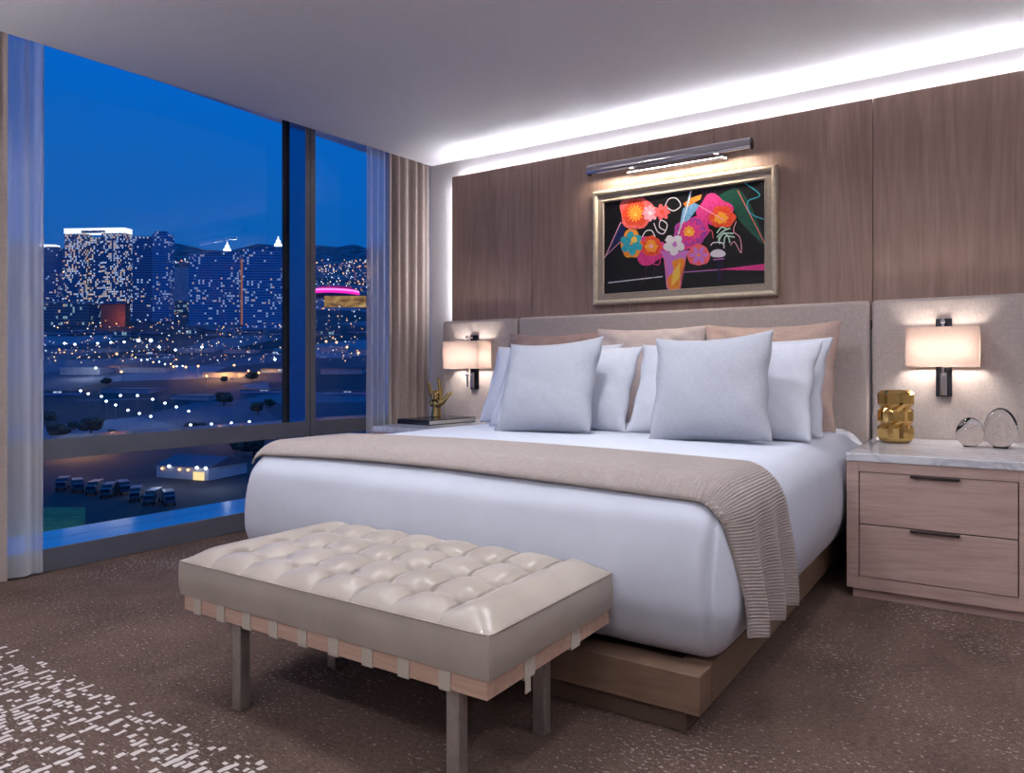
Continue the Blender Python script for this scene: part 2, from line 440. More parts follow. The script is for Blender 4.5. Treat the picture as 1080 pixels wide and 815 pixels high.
# ------------------------------------------------------------------ bed
bed = thing('bed', 'bronze-brown wooden bed platform on a recessed plinth under the white duvet', 'bed', (-1.70, 2.85, 0))
BX0, BX1, BY0, BY1 = -2.70, -0.703, 1.735, 4.06
bm = B(BX0, BX1, BY0, BY0 + 0.09, 0.065, 0.176, 0.004, 2); obj('foot_rail', bm, MAT['bed_wood'], bed)
obj('side_rail', B(BX1 - 0.09, BX1, BY0 + 0.0905, BY1, 0.065, 0.176, 0.004, 2), MAT['bed_wood'], bed)
obj('side_rail', B(BX0, BX0 + 0.09, BY0 + 0.0905, BY1, 0.065, 0.176, 0.004, 2), MAT['bed_wood'], bed)
obj('deck', B(BX0 + 0.0905, BX1 - 0.0905, BY0 + 0.0905, BY1, 0.09, 0.150), MAT['plinth'], bed)
obj('plinth', B(BX0 + 0.06, BX1 - 0.05, 1.760, BY1, 0.0, 0.065, 0.002, 1), MAT['plinth'], bed)

# duvet and mattress volume: rounded box with swelling sides and a soft crown
DX0, DX1, DY0, DY1, DZ0, DZ1 = -2.80, -0.645, 1.775, 4.03, 0.178, 0.690
def duvet_pt(d):
    """d: point on the unit cube surface -> point on the bedding"""
    cx, cy, cz = (DX0 + DX1) / 2, (DY0 + DY1) / 2, (DZ0 + DZ1) / 2
    hx, hy, hz = (DX1 - DX0) / 2, (DY1 - DY0) / 2, (DZ1 - DZ0) / 2
    p = Vector((d.x * hx, d.y * hy, d.z * hz))
    r = 0.100 + 0.025 * max(-1, min(1, d.z * 1.4))
    q = Vector((max(-hx + r, min(hx - r, p.x)), max(-hy + r, min(hy - r, p.y)), max(-hz + r, min(hz - r, p.z))))
    e = p - q
    if e.length > 1e-6: p = q + e.normalized() * r
    t = (p.z + hz) / (2 * hz)
    bul = 0.034 * math.sin(PI * min(1, max(0, t * 1.06))) - 0.03 * (1 - sm(0, 0.35, t)) 
    side = Vector((p.x / hx, p.y / hy, 0))
    p.x += bul * math.copysign(abs(side.x) ** 6, side.x); p.y += bul * math.copysign(abs(side.y) ** 6, side.y) * (1 if side.y < 0 else 0)
    w = Vector((cx, cy, cz)) + p
    if t > 0.6:   # crown and gentle ripples
        w.z += 0.012 * (1 - side.x ** 2) * (1 - side.y ** 4)
    w.z += 0.0035 * noise.noise(w * 3.2) * sm(0.5, 1.0, t)
    w += side * 0.004 * noise.noise(w * 4.5)
    # the corner fold near the foot, right-hand side
    if w.y < DY0 + 0.10 and t > 0.05:
        xf = DX1 - 0.040 + 0.02 * (t - 0.5)
        g = math.exp(-((w.x - xf) / 0.007) ** 2) * sm(0.02, 0.25, t) * (1 - sm(0.70, 0.92, t))
        w.y += 0.012 * g
        g2 = math.exp(-((w.x - xf + 0.028) / 0.018) ** 2) * sm(0.02, 0.25, t) * (1 - sm(0.70, 0.92, t))
        w.y -= 0.004 * g2
    return w
def cube_grid(nx, ny, nz):
    bm = bmesh.new(); cache = {}
    def V(x, y, z):
        k = (round(x, 5), round(y, 5), round(z, 5))
        if k not in cache: cache[k] = bm.verts.new((x, y, z))
        return cache[k]
    def ax(n):
        a = [-1 + 2 * i / n for i in range(n + 1)]
        return [math.copysign(1 - (1 - abs(v)) ** 1.5, v) if abs(v) > 0 else 0.0 for v in a]
    X, Y, Z = ax(nx), ax(ny), ax(nz)
    for A, Bx, mk in ((X, Y, lambda a, b, s: (a, b, s)), (X, Z, lambda a, b, s: (a, s, b)), (Y, Z, lambda a, b, s: (s, a, b))):
        for s in (-1, 1):
            for i in range(len(A) - 1):
                for j in range(len(Bx) - 1):
                    bm.faces.new((V(*mk(A[i], Bx[j], s)), V(*mk(A[i + 1], Bx[j], s)), V(*mk(A[i + 1], Bx[j + 1], s)), V(*mk(A[i], Bx[j + 1], s))))
    return bm
bm = cube_grid(150, 110, 34)
for v in bm.verts: v.co = duvet_pt(v.co.copy())
o = obj('duvet', bm, MAT['sheet'], smooth=True)
tag(o, 'smooth white duvet tucked over the whole mattress', 'duvet')
DUV = o

# throw: ribbed strip across the foot, hanging down the right side
def throw_path():
    """centre-line over the bed as (x, z) with outward normal, from the left shoulder to the right hem"""
    pts = []
    x0, x1 = DX0 - 0.028, DX1 + 0.030
    r = 0.125; zt = DZ1 + 0.009
    for i in range(0, 16):
        a = math.radians(148) - math.radians(58) * i / 15; pts.append((x0 + r + (r + 0.004) * math.cos(a), DZ1 - r + (r + 0.009) * math.sin(a)))
    n = 80
    for i in range(1, n):
        t = i / n; x = x0 + r + (x1 - r - x0 - r) * t; s = (t - 0.5) * 2
        pts.append((x, zt + 0.012 * (1 - s * s)))
    for i in range(0, 16):
        a = PI / 2 - (PI / 2) * i / 15; pts.append((x1 - r + (r + 0.006) * math.cos(a), DZ1 - r + (r + 0.009) * math.sin(a)))
    zb = 0.262; n = 24
    for i in range(1, n + 1):
        t = i / n; pts.append((x1 + 0.006 + 0.004 * math.sin(t * PI), DZ1 - r - (DZ1 - r - zb) * t))
    return [Vector((p[0], 0, p[1])) for p in pts]
path = throw_path()
L = [0.0]
for a, b in zip(path, path[1:]): L.append(L[-1] + (b - a).length)
def at_len(s):
    import bisect
    i = max(1, min(len(L) - 1, bisect.bisect_left(L, s)))
    t = (s - L[i - 1]) / max(1e-9, L[i] - L[i - 1]); a, b = path[i - 1], path[i]
    tg = (b - a).normalized(); return a.lerp(b, t), Vector((-tg.z, 0, tg.x))
LT = L[-1]; PITCH = 0.0095; NS = int(LT / PITCH * 4); NW = 30
RA, A0, TYE, FY = 0.125, math.radians(57), 2.225, DY0 + 0.125
WT = RA * A0 + (TYE - FY)
def throw_fn(a, b):
    s = a * LT; p, n = at_len(s)
    drop = sm(LT - 0.42, LT, s)
    wv = 0.010 * math.sin(s * 2.1) + 0.010 * math.sin(s * 1.3 + 2) * b
    rib = 0.0017 * math.sin(2 * PI * s / PITCH)
    fold = drop * (0.026 * math.sin(b * 2 * PI * 2.3 - 0.6) + 0.020)
    h = 0.008 + rib + fold
    q = WT * b + wv
    if q < RA * A0:                     # the front edge wraps the rounded foot of the bedding
        an = A0 - q / RA; y = FY - (RA + 0.008) * math.sin(an); sag = (RA) * (1 - math.cos(an))
    else: y = FY + q - RA * A0; sag = 0.0
    yd = 1.818 + (2.205 - 1.818) * b
    y = y * (1 - drop) + yd * drop; sag *= (1 - drop)
    hang = 0.007 * drop * math.sin(b * 2 * PI * 2.3 + 1.0)
    r = p + n * h
    return Vector((r.x - sag * n.x, y, r.z - sag * max(0, n.z) + hang + 0.012 * drop * (0.5 - b)))
bm = bmesh.new(); grid(bm, NS, NW, throw_fn)
o = obj('throw_blanket', bm, MAT['throw'], smooth=True)
sd = o.modifiers.new('thickness', 'SOLIDIFY'); sd.thickness = 0.007; sd.offset = -0.6
tag(o, 'ribbed taupe throw laid across the foot of the bed, hanging over its right side', 'blanket')

# ------------------------------------------------------------------ pillows
def pillow(w, h, t, seed, nx=56, ny=48, pinch=0.06, wrinkle=0.0018, flange=0.0):
    bm = bmesh.new(); off = Vector((seed * 7.3, seed * 3.1, seed))
    def shape(u, v, s):
        eu, ev = 1 - abs(u) ** 2.4, 1 - abs(v) ** 2.4
        th = (max(0, eu) ** 0.52) * (max(0, ev) ** 0.52)
        # concave edges, drawn-out corners
        x = u * w / 2 * (1 - pinch * (1 - v * v) * abs(u) ** 3) + 0.004 * math.sin(v * 9 + seed) * abs(u) ** 4
        z = v * h / 2 * (1 - (pinch * 1.7 if v > 0 else pinch * 0.5) * (1 - u * u) * abs(v) ** 3)
        nn = noise.noise(Vector((u * 1.7, v * 1.7, s * 0.4)) + off)
        wr = wrinkle * noise.noise(Vector((u * 5 + v * 2, v * 3.5, s)) + off * 2)
        rad = math.hypot(u, v); ang = math.atan2(v, u)
        rays = wrinkle * 0.9 * math.sin(ang * 14 + seed) * sm(0.55, 1.0, rad) * th
        y = s * (t / 2 * th * (1 + 0.10 * nn) + (wr + rays) * min(1, th * 3))
        return Vector((x, y, z + h / 2))
    def ax(i, n):
        a = -1 + 2 * i / (n - 1); return math.copysign(1 - (1 - abs(a)) ** 1.35, a) if a else 0.0
    Fr = {}
    for s in (-1, 1):
        V = {}
        for i in range(nx):
            for j in range(ny):
                u, v = ax(i, nx), ax(j, ny); border = i in (0, nx - 1) or j in (0, ny - 1)
                if border and s == 1: V[i, j] = Fr[i, j]
                else:
                    V[i, j] = bm.verts.new(shape(u, v, s))
                    if border: Fr[i, j] = V[i, j]
        for i in range(nx - 1):
            for j in range(ny - 1):
                bm.faces.new((V[i, j], V[i + 1, j], V[i + 1, j + 1], V[i, j + 1]))
    if flange:
        # stitched flat border all round
        ring = [(i, 0) for i in range(nx)] + [(nx - 1, j) for j in range(1, ny)] + [(i, ny - 1) for i in range(nx - 2, -1, -1)] + [(0, j) for j in range(ny - 2, 0, -1)]
        outer = []
        for i, j in ring:
            p = Fr[i, j].co; u, v = ax(i, nx), ax(j, ny)
            dx = flange * (1 if i == nx - 1 else -1 if i == 0 else 0); dz = flange * (1 if j == ny - 1 else -1 if j == 0 else 0)
            outer.append(Vector((p.x + dx, p.y + 0.004 * math.sin((i + j) * 0.7 + seed), p.z + dz)))
        va = [bm.verts.new(q + Vector((0, -0.002, 0))) for q in outer]; vb = [bm.verts.new(q + Vector((0, 0.002, 0))) for q in outer]
        n = len(ring)
        for k in range(n):
            a, b = Fr[ring[k]], Fr[ring[(k + 1) % n]]
            bm.faces.new((a, b, va[(k + 1) % n], va[k])); bm.faces.new((a, vb[k], vb[(k + 1) % n], b)); bm.faces.new((va[k], va[(k + 1) % n], vb[(k + 1) % n], vb[k]))
    return bm

def place_pillow(name, bm, mat, x, y, z, tilt, yaw, roll, lab):
    o = obj(name, bm, mat, smooth=True)
    o.rotation_mode = 'XYZ'
    o.matrix_world = Matrix.Translation((x, y, z)) @ Matrix.Rotation(math.radians(yaw), 4, 'Z') @ Matrix.Rotation(math.radians(-tilt), 4, 'X') @ Matrix.Rotation(math.radians(roll), 4, 'Y')
    tag(o, lab, 'pillow'); return o
ZB = 0.699
place_pillow('euro_pillow', pillow(0.80, 0.645, 0.22, 1.0, pinch=0.075, wrinkle=0.012), MAT['sham_taupe'], -2.62, 3.66, ZB - 0.02, 21, 0, 0, 'dark taupe satin pillow at the back left against the headboard')
place_pillow('euro_pillow', pillow(0.77, 0.640, 0.22, 2.0, pinch=0.05, wrinkle=0.012), MAT['sham_beige'], -1.90, 3.65, ZB - 0.01, 21, 0, 0, 'pale beige satin pillow in the middle of the back row')
place_pillow('euro_pillow', pillow(0.79, 0.655, 0.22, 3.0, pinch=0.075, wrinkle=0.014), MAT['sham_rose'], -1.13, 3.66, ZB - 0.02, 21, 2, 0, 'rose-beige satin pillow at the back right against the headboard')
place_pillow('bed_pillow', pillow(0.90, 0.50, 0.18, 4.0, pinch=0.05), MAT['pillow'], -2.30, 3.235, ZB, 22, 0, 0, 'white pillow standing second in the left stack, behind another white pillow')
place_pillow('bed_pillow', pillow(0.88, 0.48, 0.18, 5.0, pinch=0.05), MAT['pillow'], -2.07, 3.035, ZB, 24, 0, 0, 'white pillow directly behind the left grey cushion')
place_pillow('bed_pillow', pillow(0.90, 0.51, 0.18, 6.0, pinch=0.06), MAT['pillow'], -1.15, 3.24, ZB, 22, 0, 0, 'white pillow standing second in the right stack, before the rose-beige pillow')
place_pillow('bed_pillow', pillow(0.93, 0.49, 0.18, 7.0, pinch=0.06), MAT['pillow'], -1.17, 3.04, ZB, 24, 0, 0, 'white pillow directly behind the right grey cushion')
place_pillow('throw_cushion', pillow(0.57, 0.51, 0.19, 8.0, pinch=0.085), MAT['cushion'], -1.985, 2.80, ZB, 22, 2, -3, 'square pale grey linen cushion at the front left of the pillows')
place_pillow('throw_cushion', pillow(0.56, 0.51, 0.19, 9.0, pinch=0.085), MAT['cushion'], -1.10, 2.80, ZB, 20, 4, -3, 'square pale grey linen cushion at the front right of the pillows')

# ------------------------------------------------------------------ bench
bench = thing('bench', 'tufted beige leather bench with pale oak frame at the foot of the bed', 'bench', (-1.60, 1.47, 0))
NX0, NX1, NY0, NY1 = -2.195, -0.992, 1.195, 1.748
FZ0, FZ1 = 0.265, 0.312
bm = bmesh.new()
for a in ((NX0, NX1, NY0, NY0 + 0.03), (NX0, NX1, NY1 - 0.03, NY1)): box(bm, *a, FZ0, FZ1, 0.002, 1)
for a in ((NX0, NX0 + 0.03), (NX1 - 0.03, NX1)): box(bm, *a, NY0 + 0.03, NY1 - 0.03, FZ0, FZ1, 0.002, 1)
obj('frame', bm, MAT['bench_wood'], bench)
for x, y in ((-1.962, 1.232), (-1.114, 1.232), (-1.105, 1.565), (-1.962, 1.565)):
    obj('leg', B(x - 0.020, x + 0.020, y - 0.016, y + 0.016, 0, FZ0 + (0.002 if False else 0), 0.003, 2), MAT['pewter'], bench)
def strap_loop(x0, x1):
    bm = bmesh.new(); t = 0.003; e = 0.0006
    box(bm, x0, x1, NY0 - t, NY0 - e, FZ0 - t, FZ1 + t, 0.0008, 1); box(bm, x0, x1, NY1 + e, NY1 + t, FZ0 - t, FZ1 + t, 0.0008, 1)
    box(bm, x0, x1, NY0 - t, NY1 + t, FZ0 - t, FZ0 - e, 0.0008, 1)
    return bm
for x in (-2.122, -2.001, -1.876, -1.753, -1.628, -1.502, -1.376, -1.250, -1.117):
    obj('strap', strap_loop(x - 0.019, x + 0.019), MAT['webbing'], bench)
for k, y in enumerate((1.352, 1.560)):
    bm = bmesh.new(); t = 0.003; e = 0.0006
    box(bm, NX1 + e, NX1 + t, y - 0.022, y + 0.022, FZ0 - t, FZ1 + t, 0.0008, 1)
    box(bm, NX0 - t, NX0 - e, y - 0.022, y + 0.022, FZ0 - t, FZ1 + t, 0.0008, 1)
    box(bm, NX0, NX1 + t, y - 0.022, y + 0.022, FZ0 - 2 * t, FZ0 - t - e, 0.0008, 1)
    if k == 0:   # loose strap end
        box(bm, NX1 + e, NX1 + t, y - 0.018, y + 0.004, FZ0 - 0.040, FZ0 - t, 0.0008, 1)
    obj('strap', bm, MAT['webbing'], bench)
# cushion
CZ0, CZE = FZ1 + 0.0, 0.418
colx = [-2.057 + 0.1535 * i for i in range(7)]
rowy = [1.300, 1.445, 1.590]
X0, X1, Y0, Y1 = NX0 - 0.012, NX1 + 0.012, NY0 - 0.008, NY1 + 0.004
def cush_top(x, y):
    ex = min(x - X0, X1 - x); ey = min(y - Y0, Y1 - y); e = min(ex, ey)
    inner = sm(0.0, 0.07, e)
    z = CZE + 0.040 * (1 - (1 - min(1, ex / 0.11)) ** 2.2) * (1 - (1 - min(1, ey / 0.085)) ** 2.2)
    dxm = min(abs(x - c) for c in colx)
    dym = min(abs(y - c) for c in rowy)
    fade = sm(0.0, 0.06, ex) 
    endf = 1.0 - 0.5 * sm(0.02, 0.0, ey)
    groove = 0.011 * math.exp(-(dxm / 0.0040) ** 2) + 0.018 * math.exp(-(dxm / 0.030) ** 2)
    inrange = sm(0.0, 0.02, x - colx[0] + 0.03) * sm(0.0, 0.02, colx[-1] + 0.03 - x)
    row = 0.014 * math.exp(-(dym / 0.030) ** 2) * inrange
    z -= groove * fade * (0.25 + 0.75 * sm(0.01, 0.08, ey)) + row
    for cx_ in colx:
        if abs(x - cx_) > 0.09: continue
        for cy_ in rowy:
            r2 = ((x - cx_) ** 2 + (y - cy_) ** 2)
            z -= 0.038 * math.exp(-r2 / 0.020 ** 2)
    return z
bm = bmesh.new()
nxs, nys = 520, 120
xs = [X0 + (X1 - X0) * i / (nxs - 1) for i in range(nxs)]; ys = [Y0 + (Y1 - Y0) * j / (nys - 1) for j in range(nys)]
top = [[bm.verts.new((x, y, cush_top(x, y))) for y in ys] for x in xs]
for i in range(nxs - 1):
    for j in range(nys - 1): bm.faces.new((top[i][j], top[i + 1][j], top[i + 1][j + 1], top[i][j + 1]))
ring = [top[i][0] for i in range(nxs)] + [top[-1][j] for j in range(1, nys)] + [top[i][-1] for i in range(nxs - 2, -1, -1)] + [top[0][j] for j in range(nys - 2, 0, -1)]
prev = ring; cxm, cym = (X0 + X1) / 2, (Y0 + Y1) / 2
base_co = [v.co.copy() for v in ring]
for k in range(1, 9):
    t = k / 8; cur = []
    bul = 0.005 * math.sin(PI * t) - 0.003 * t * t
    for co_ in base_co:
        nx_ = 1 if co_.x > X1 - 1e-4 else -1 if co_.x < X0 + 1e-4 else 0
        ny_ = 1 if co_.y > Y1 - 1e-4 else -1 if co_.y < Y0 + 1e-4 else 0
        f_ = 0.6 if nx_ and ny_ else 1
        cur.append(bm.verts.new((co_.x + nx_ * bul * f_, co_.y + ny_ * bul * f_ * (0.5 if ny_ > 0 else 1), co_.z + (CZ0 - co_.z) * t)))
    for a in range(len(ring)):
        b = (a + 1) % len(ring); bm.faces.new((prev[a], cur[a], cur[b], prev[b]))
    prev = cur
bm.faces.new(prev)
cush = obj('cushion', bm, MAT['leather'], bench, smooth=True, angle=55)
bm = bmesh.new(); rr = 0.016
pp = []
for (cx_, cy_, a0) in ((X1 - rr, Y0 + rr, -90), (X1 - rr, Y1 - rr, 0), (X0 + rr, Y1 - rr, 90), (X0 + rr, Y0 + rr, 180)):
    for k in range(6):
        a = math.radians(a0 + 90 * k / 5); pp.append((cx_ + (rr + 0.001) * math.cos(a), cy_ + (rr + 0.001) * math.sin(a), CZE - 0.002))
pp.append(pp[0])
tube(bm, pp, 0.0022, 8, False)
obj('piping', bm, MAT['piping'], cush, smooth=True)
for cx_ in colx:
    for cy_ in rowy:
        z = cush_top(cx_, cy_)
        obj('button', lathe(bmesh.new(), [(0, z + 0.0050), (0.005, z + 0.0045), (0.0085, z + 0.002), (0.009, z - 0.002)], (cx_, cy_, 0), 14), MAT['button'], cush, smooth=True)

# ------------------------------------------------------------------ nightstands
def nightstand(x0, lab):
    W, D = 0.713, 0.86; y0 = 3.198
    t = thing('nightstand', lab, 'nightstand', (x0, y0, 0))
    zb, zt = 0.043, 0.606
    bm = bmesh.new()
    box(bm, 0, 0.022, 0, D, zb, zt, 0.002, 1); box(bm, W - 0.022, W, 0, D, zb, zt, 0.002, 1)
    box(bm, 0.022, W - 0.022, 0.0, D, zb, zb + 0.02); box(bm, 0.022, W - 0.022, D - 0.02, D, zb + 0.02, zt)
    box(bm, 0.022, W - 0.022, 0.0, D - 0.02, zt - 0.02, zt)
    # front face frame
    box(bm, 0.0, 0.051, -0.001, 0.02, zb, zt, 0.001, 1); box(bm, W - 0.051, W, -0.001, 0.02, zb, zt, 0.001, 1)
    box(bm, 0.051, W - 0.051, -0.001, 0.02, zb, 0.096); box(bm, 0.051, W - 0.051, -0.001, 0.02, 0.562, zt)
    obj('body', bm, MAT['ns_wood'], t, local=True)
    obj('drawer_recess', B(0.050, W - 0.050, 0.0185, 0.024, 0.095, 0.563), MAT['ns_gap'], t, local=True)
    obj('plinth', B(0.024, W - 0.024, 0.018, D - 0.02, 0, zb), MAT['ns_wood'], t, local=True)
    for z0, z1 in ((0.0995, 0.3255), (0.3305, 0.5585)):
        d = obj('drawer', B(0.0545, W - 0.0545, 0.001, 0.018, z0, z1, 0.0015, 1), MAT['ns_wood'], t, local=True)
        bm = bmesh.new(); xm = W / 2
        box(bm, xm - 0.095, xm + 0.095, -0.012, 0.001, z1 - 0.004, z1 + 0.0, 0.001, 1)
        box(bm, xm - 0.095, xm + 0.095, -0.012, -0.009, z1 - 0.010, z1 - 0.004, 0.001, 1)
        obj('handle', bm, MAT['handle'], d, local=True)
    obj('marble_top', B(-0.003, W + 0.003, -0.006, D + 0.003, zt, 0.642, 0.004, 2), MAT['marble'], t, local=True)
    return t
nightstand(-0.593, 'pale oak nightstand with two drawers and a marble top under the gold vase')
nightstand(-3.632, 'marble-topped nightstand in the window corner under the black book')

# ------------------------------------------------------------------ wall lamps
def wall_lamp(xc, lab):
    t = thing('wall_lamp', lab, 'lamp', (xc, YH, 0.872))
    yb = -0.0002
    pl = obj('backplate', B(-0.039, 0.039, -0.014, yb, 0, 0.414, 0.002, 1), MAT['dark_chrome'], t, local=True)
    for z0, z1 in ((0.385, 0.400),):
        obj('arm', B(-0.011, 0.011, -0.102, -0.0145, z0, z1, 0.001, 1), MAT['chrome'], t, local=True)
    obj('stem', tube(bmesh.new(), [(0, -0.090, 0.02), (0, -0.090, 0.41)], 0.007, 16), MAT['chrome'], t, smooth=True, local=True, angle=40)
    obj('arm', B(-0.009, 0.009, -0.100, -0.0145, 0.105, 0.118, 0.001, 1), MAT['chrome'], t, local=True)
    obj('crystal_rod', tube(bmesh.new(), [(0, -0.034, 0.008), (0, -0.034, 0.128)], 0.017, 24), MAT['chrome'], t, smooth=True, local=True, angle=40)
    # hollow box shade, open at top and bottom
    bm = bmesh.new(); w, d, z0, z1, th = 0.17, 0.160, 0.158, 0.363, 0.0025
    y1, y0 = -0.0165, -0.0165 - d
    o4 = [(-w, y0), (w, y0), (w, y1), (-w, y1)]
    Vv = lambda q, z: [bm.verts.new((x, y, z)) for x, y in q]
    ob, ot = Vv(o4, z0), Vv(o4, z1)
    for k in range(4):
        n = (k + 1) % 4; bm.faces.new((ob[k], ob[n], ot[n], ot[k]))
    obj('lamp_shade', bm, MAT['shade'], t, local=True)
    bl = lathe(bmesh.new(), [(0, 0.235), (0.014, 0.24), (0.02, 0.26), (0.018, 0.28), (0.010, 0.295), (0.008, 0.31), (0, 0.312)], (0.0, -0.118, 0), 16)
    obj('bulb', bl, MAT['bulb'], t, smooth=True, local=True)
    for lx in (-0.085, 0.085):
        ld = bpy.data.lights.new('lamp_light', 'POINT'); ld.energy = LAMP_W / 2; ld.color = (1.0, 0.92, 0.84); ld.shadow_soft_size = 0.03
        lo = bpy.data.objects.new('lamp_light', ld); C.objects.link(lo); lo.parent = t; lo.location = (lx, -0.085, 0.25)
    return t
LAMP_W = 8.0
MAT['bulb'] = emit('bulb_glow', (1.0, 0.85, 0.7), 6)
wall_lamp(-0.255, 'wall lamp with square linen shade over the right nightstand')
wall_lamp(-3.49, 'wall lamp with square linen shade near the curtains, over the left nightstand')

# ------------------------------------------------------------------ things on the nightstands
NT = 0.642
def vase():
    bm = bmesh.new(); N = 20; c = Vector((-0.462, 3.79, NT)); rings = []
    H = 0.268
    prof = [(0.000, 0.060, 0), (0.006, 0.066, 0)]
    for k in range(3):
        z = 0.010 + k * 0.086
        prof += [(z, 0.072, 0), (z + 0.016, 0.088, 1), (z + 0.066, 0.088, 1), (z + 0.083, 0.072, 0)]
    prof += [(H, 0.068, 0), (H, 0.060, 0), (H - 0.08, 0.056, 0)]
    for z, r, al in prof:
        tier = int(max(0, z - 0.010) / 0.086)
        ring = []
        for k in range(N):
            a = 2 * PI * (k + 0.0) / N
            rr = r
            if al and (k + tier) % 2: rr = r * 0.87
            if not al and (k + tier) % 2: rr = r * 1.0
            ring.append(bm.verts.new(c + Vector((rr * math.cos(a), rr * math.sin(a), z))))
        rings.append(ring)
    for a, b in zip(rings, rings[1:]):
        for k in range(N): bm.faces.new((a[k], a[(k + 1) % N], b[(k + 1) % N], b[k]))
    bm.faces.new(rings[0][::-1]); bm.faces.new(rings[-1])
    return bm
o = obj('vase', vase(), MAT['gold']); tag(o, 'faceted shiny gold vase of three stacked tiers on the right nightstand', 'vase')
def egg(c, r, h, seed, tilt):
    bm = bmesh.new(); n = 22; prof = []
    for i in range(n + 1):
        a = PI * i / n
        z = (1 - math.cos(a)) / 2
        rr = r * math.sin(a) * (1 + 0.10 * math.cos(a))
        prof.append((max(rr, 0) if 0 < i < n else 0, z * h))
    prof[1] = (r * 0.42, 0.0); prof[0] = (0, 0.0)
    prof[2] = (max(prof[2][0], r * 0.5), max(prof[2][1], 0.006))
    lathe(bm, prof, (0, 0, 0), 48)
    # ground flat facet
    for v in bm.verts:
        f = Vector((math.cos(seed), math.sin(seed), 0.5)).normalized()
        d = v.co.dot(f) - (r * 0.86 + h * 0.22)
        if d > 0: v.co -= f * d
    bmesh.ops.translate(bm, verts=bm.verts[:], vec=c)
    return bm
for c, r, h, sd_, lab in (((-0.122, 3.74, NT), 0.062, 0.142, 2.2, 'smaller clear crystal egg, left of the pair on the right nightstand'),
                          ((0.006, 3.755, NT), 0.072, 0.190, 5.6, 'larger clear crystal egg, right of the pair on the right nightstand')):
    o = obj('crystal_egg', egg(c, r, h, sd_, 0), MAT['crystal'], smooth=True, angle=30); tag(o, lab, 'ornament')
    rnd = random.Random(int(sd_ * 10))
    for k in range(7):
        p = Vector(c) + Vector((rnd.uniform(-.4, .4) * r, rnd.uniform(-.4, .4) * r, rnd.uniform(.25, .7) * h))
        b2 = bmesh.new(); bmesh.ops.create_icosphere(b2, subdivisions=2, radius=rnd.uniform(.0025, .005)); bmesh.ops.translate(b2, verts=b2.verts[:], vec=p)
        bmesh.ops.reverse_faces(b2, faces=b2.faces[:])
        obj('air_bubble', b2, MAT['crystal'], o, smooth=True, recalc=False)

# book and gilded hand on the left nightstand
book = thing('book', 'large black hardback book lying under the gilded hand', 'book', (-3.475, 3.64, NT), math.radians(-3))
bw, bd, bh = 0.158, 0.225, 0.036
obj('cover', B(-bw, bw, -bd, bd, 0.0, 0.006, 0.0015, 1), MAT['cover'], book, local=True)
obj('cover', B(-bw, bw, -bd, bd, bh - 0.006, bh, 0.0015, 1), MAT['cover'], book, local=True)
obj('spine', B(-bw, bw, -bd, -bd + 0.004, 0.0062, bh - 0.0062), MAT['cover'], book, local=True)
obj('pages', B(-bw + 0.006, bw - 0.004, -bd + 0.0045, bd - 0.006, 0.0062, bh - 0.0062), MAT['pages'], book, local=True)
def hand():
    bm = bmesh.new()
    k = 1.0
    def T(pts, r): tube(bm, pts, [q * 1.14 for q in r], 14, 'round')
    # local: x across (thumb +x), y toward the viewer is -y, z up
    T([(0, 0, 0.004), (0, 0, 0.03), (0.001, 0, 0.062), (0.001, 0, 0.085)], [0.030, 0.027, 0.024, 0.027])
    for x, z1 in ((-0.030, 0.135), (-0.011, 0.140), (0.009, 0.142), (0.028, 0.138)):
        T([(x * 0.45, 0, 0.075), (x * 0.8, 0.001, 0.11), (x, 0.002, z1)], [0.017, 0.0145, 0.0125])
    T([(0.02, -0.010, 0.078), (0.034, -0.014, 0.100)], [0.019, 0.017])
    T([(-0.022, -0.008, 0.080), (-0.026, -0.008, 0.105)], [0.016, 0.014])
    # raised little finger and forefinger
    T([(-0.030, 0.002, 0.135), (-0.038, 0.000, 0.168), (-0.043, -0.003, 0.195), (-0.045, -0.006, 0.218)], [0.0122, 0.0108, 0.0095, 0.0078])
    T([(0.028, 0.002, 0.138), (0.027, 0.0, 0.178), (0.021, -0.002, 0.212), (0.016, -0.005, 0.242)], [0.0132, 0.0118, 0.0102, 0.0082])
    # folded middle and ring fingers
    T([(0.009, 0.002, 0.142), (0.010, -0.020, 0.158), (0.010, -0.042, 0.145), (0.010, -0.040, 0.117), (0.010, -0.022, 0.106)], [0.0135, 0.0130, 0.0120, 0.0108, 0.0095])
    T([(-0.011, 0.002, 0.140), (-0.011, -0.019, 0.154), (-0.011, -0.039, 0.140), (-0.010, -0.037, 0.114), (-0.009, -0.020, 0.104)], [0.0130, 0.0125, 0.0115, 0.0102, 0.0090])
    # thumb reaching out to the side
    T([(0.016, -0.010, 0.078), (0.044, -0.016, 0.092), (0.071, -0.018, 0.122), (0.090, -0.017, 0.146), (0.104, -0.016, 0.153)], [0.019, 0.0165, 0.0125, 0.0105, 0.0085])
    return bm
hb = hand(); bmesh.ops.scale(hb, vec=(1.14, 1.14, 1.14), verts=hb.verts[:])
o = obj('hand_sculpture', hb, MAT['brass'], smooth=True)
o.location = (-3.545, 3.70, NT + bh + 0.0005); o.rotation_euler = (0, 0, math.radians(24))
rm = o.modifiers.new('fuse', 'REMESH'); rm.mode = 'VOXEL'; rm.voxel_size = 0.0026; rm.use_smooth_shade = True
s_ = o.modifiers.new('soft', 'SMOOTH'); s_.factor = 0.5; s_.iterations = 4
tag(o, 'gilded hand sculpture with raised fore and little finger standing on the black book', 'sculpture')

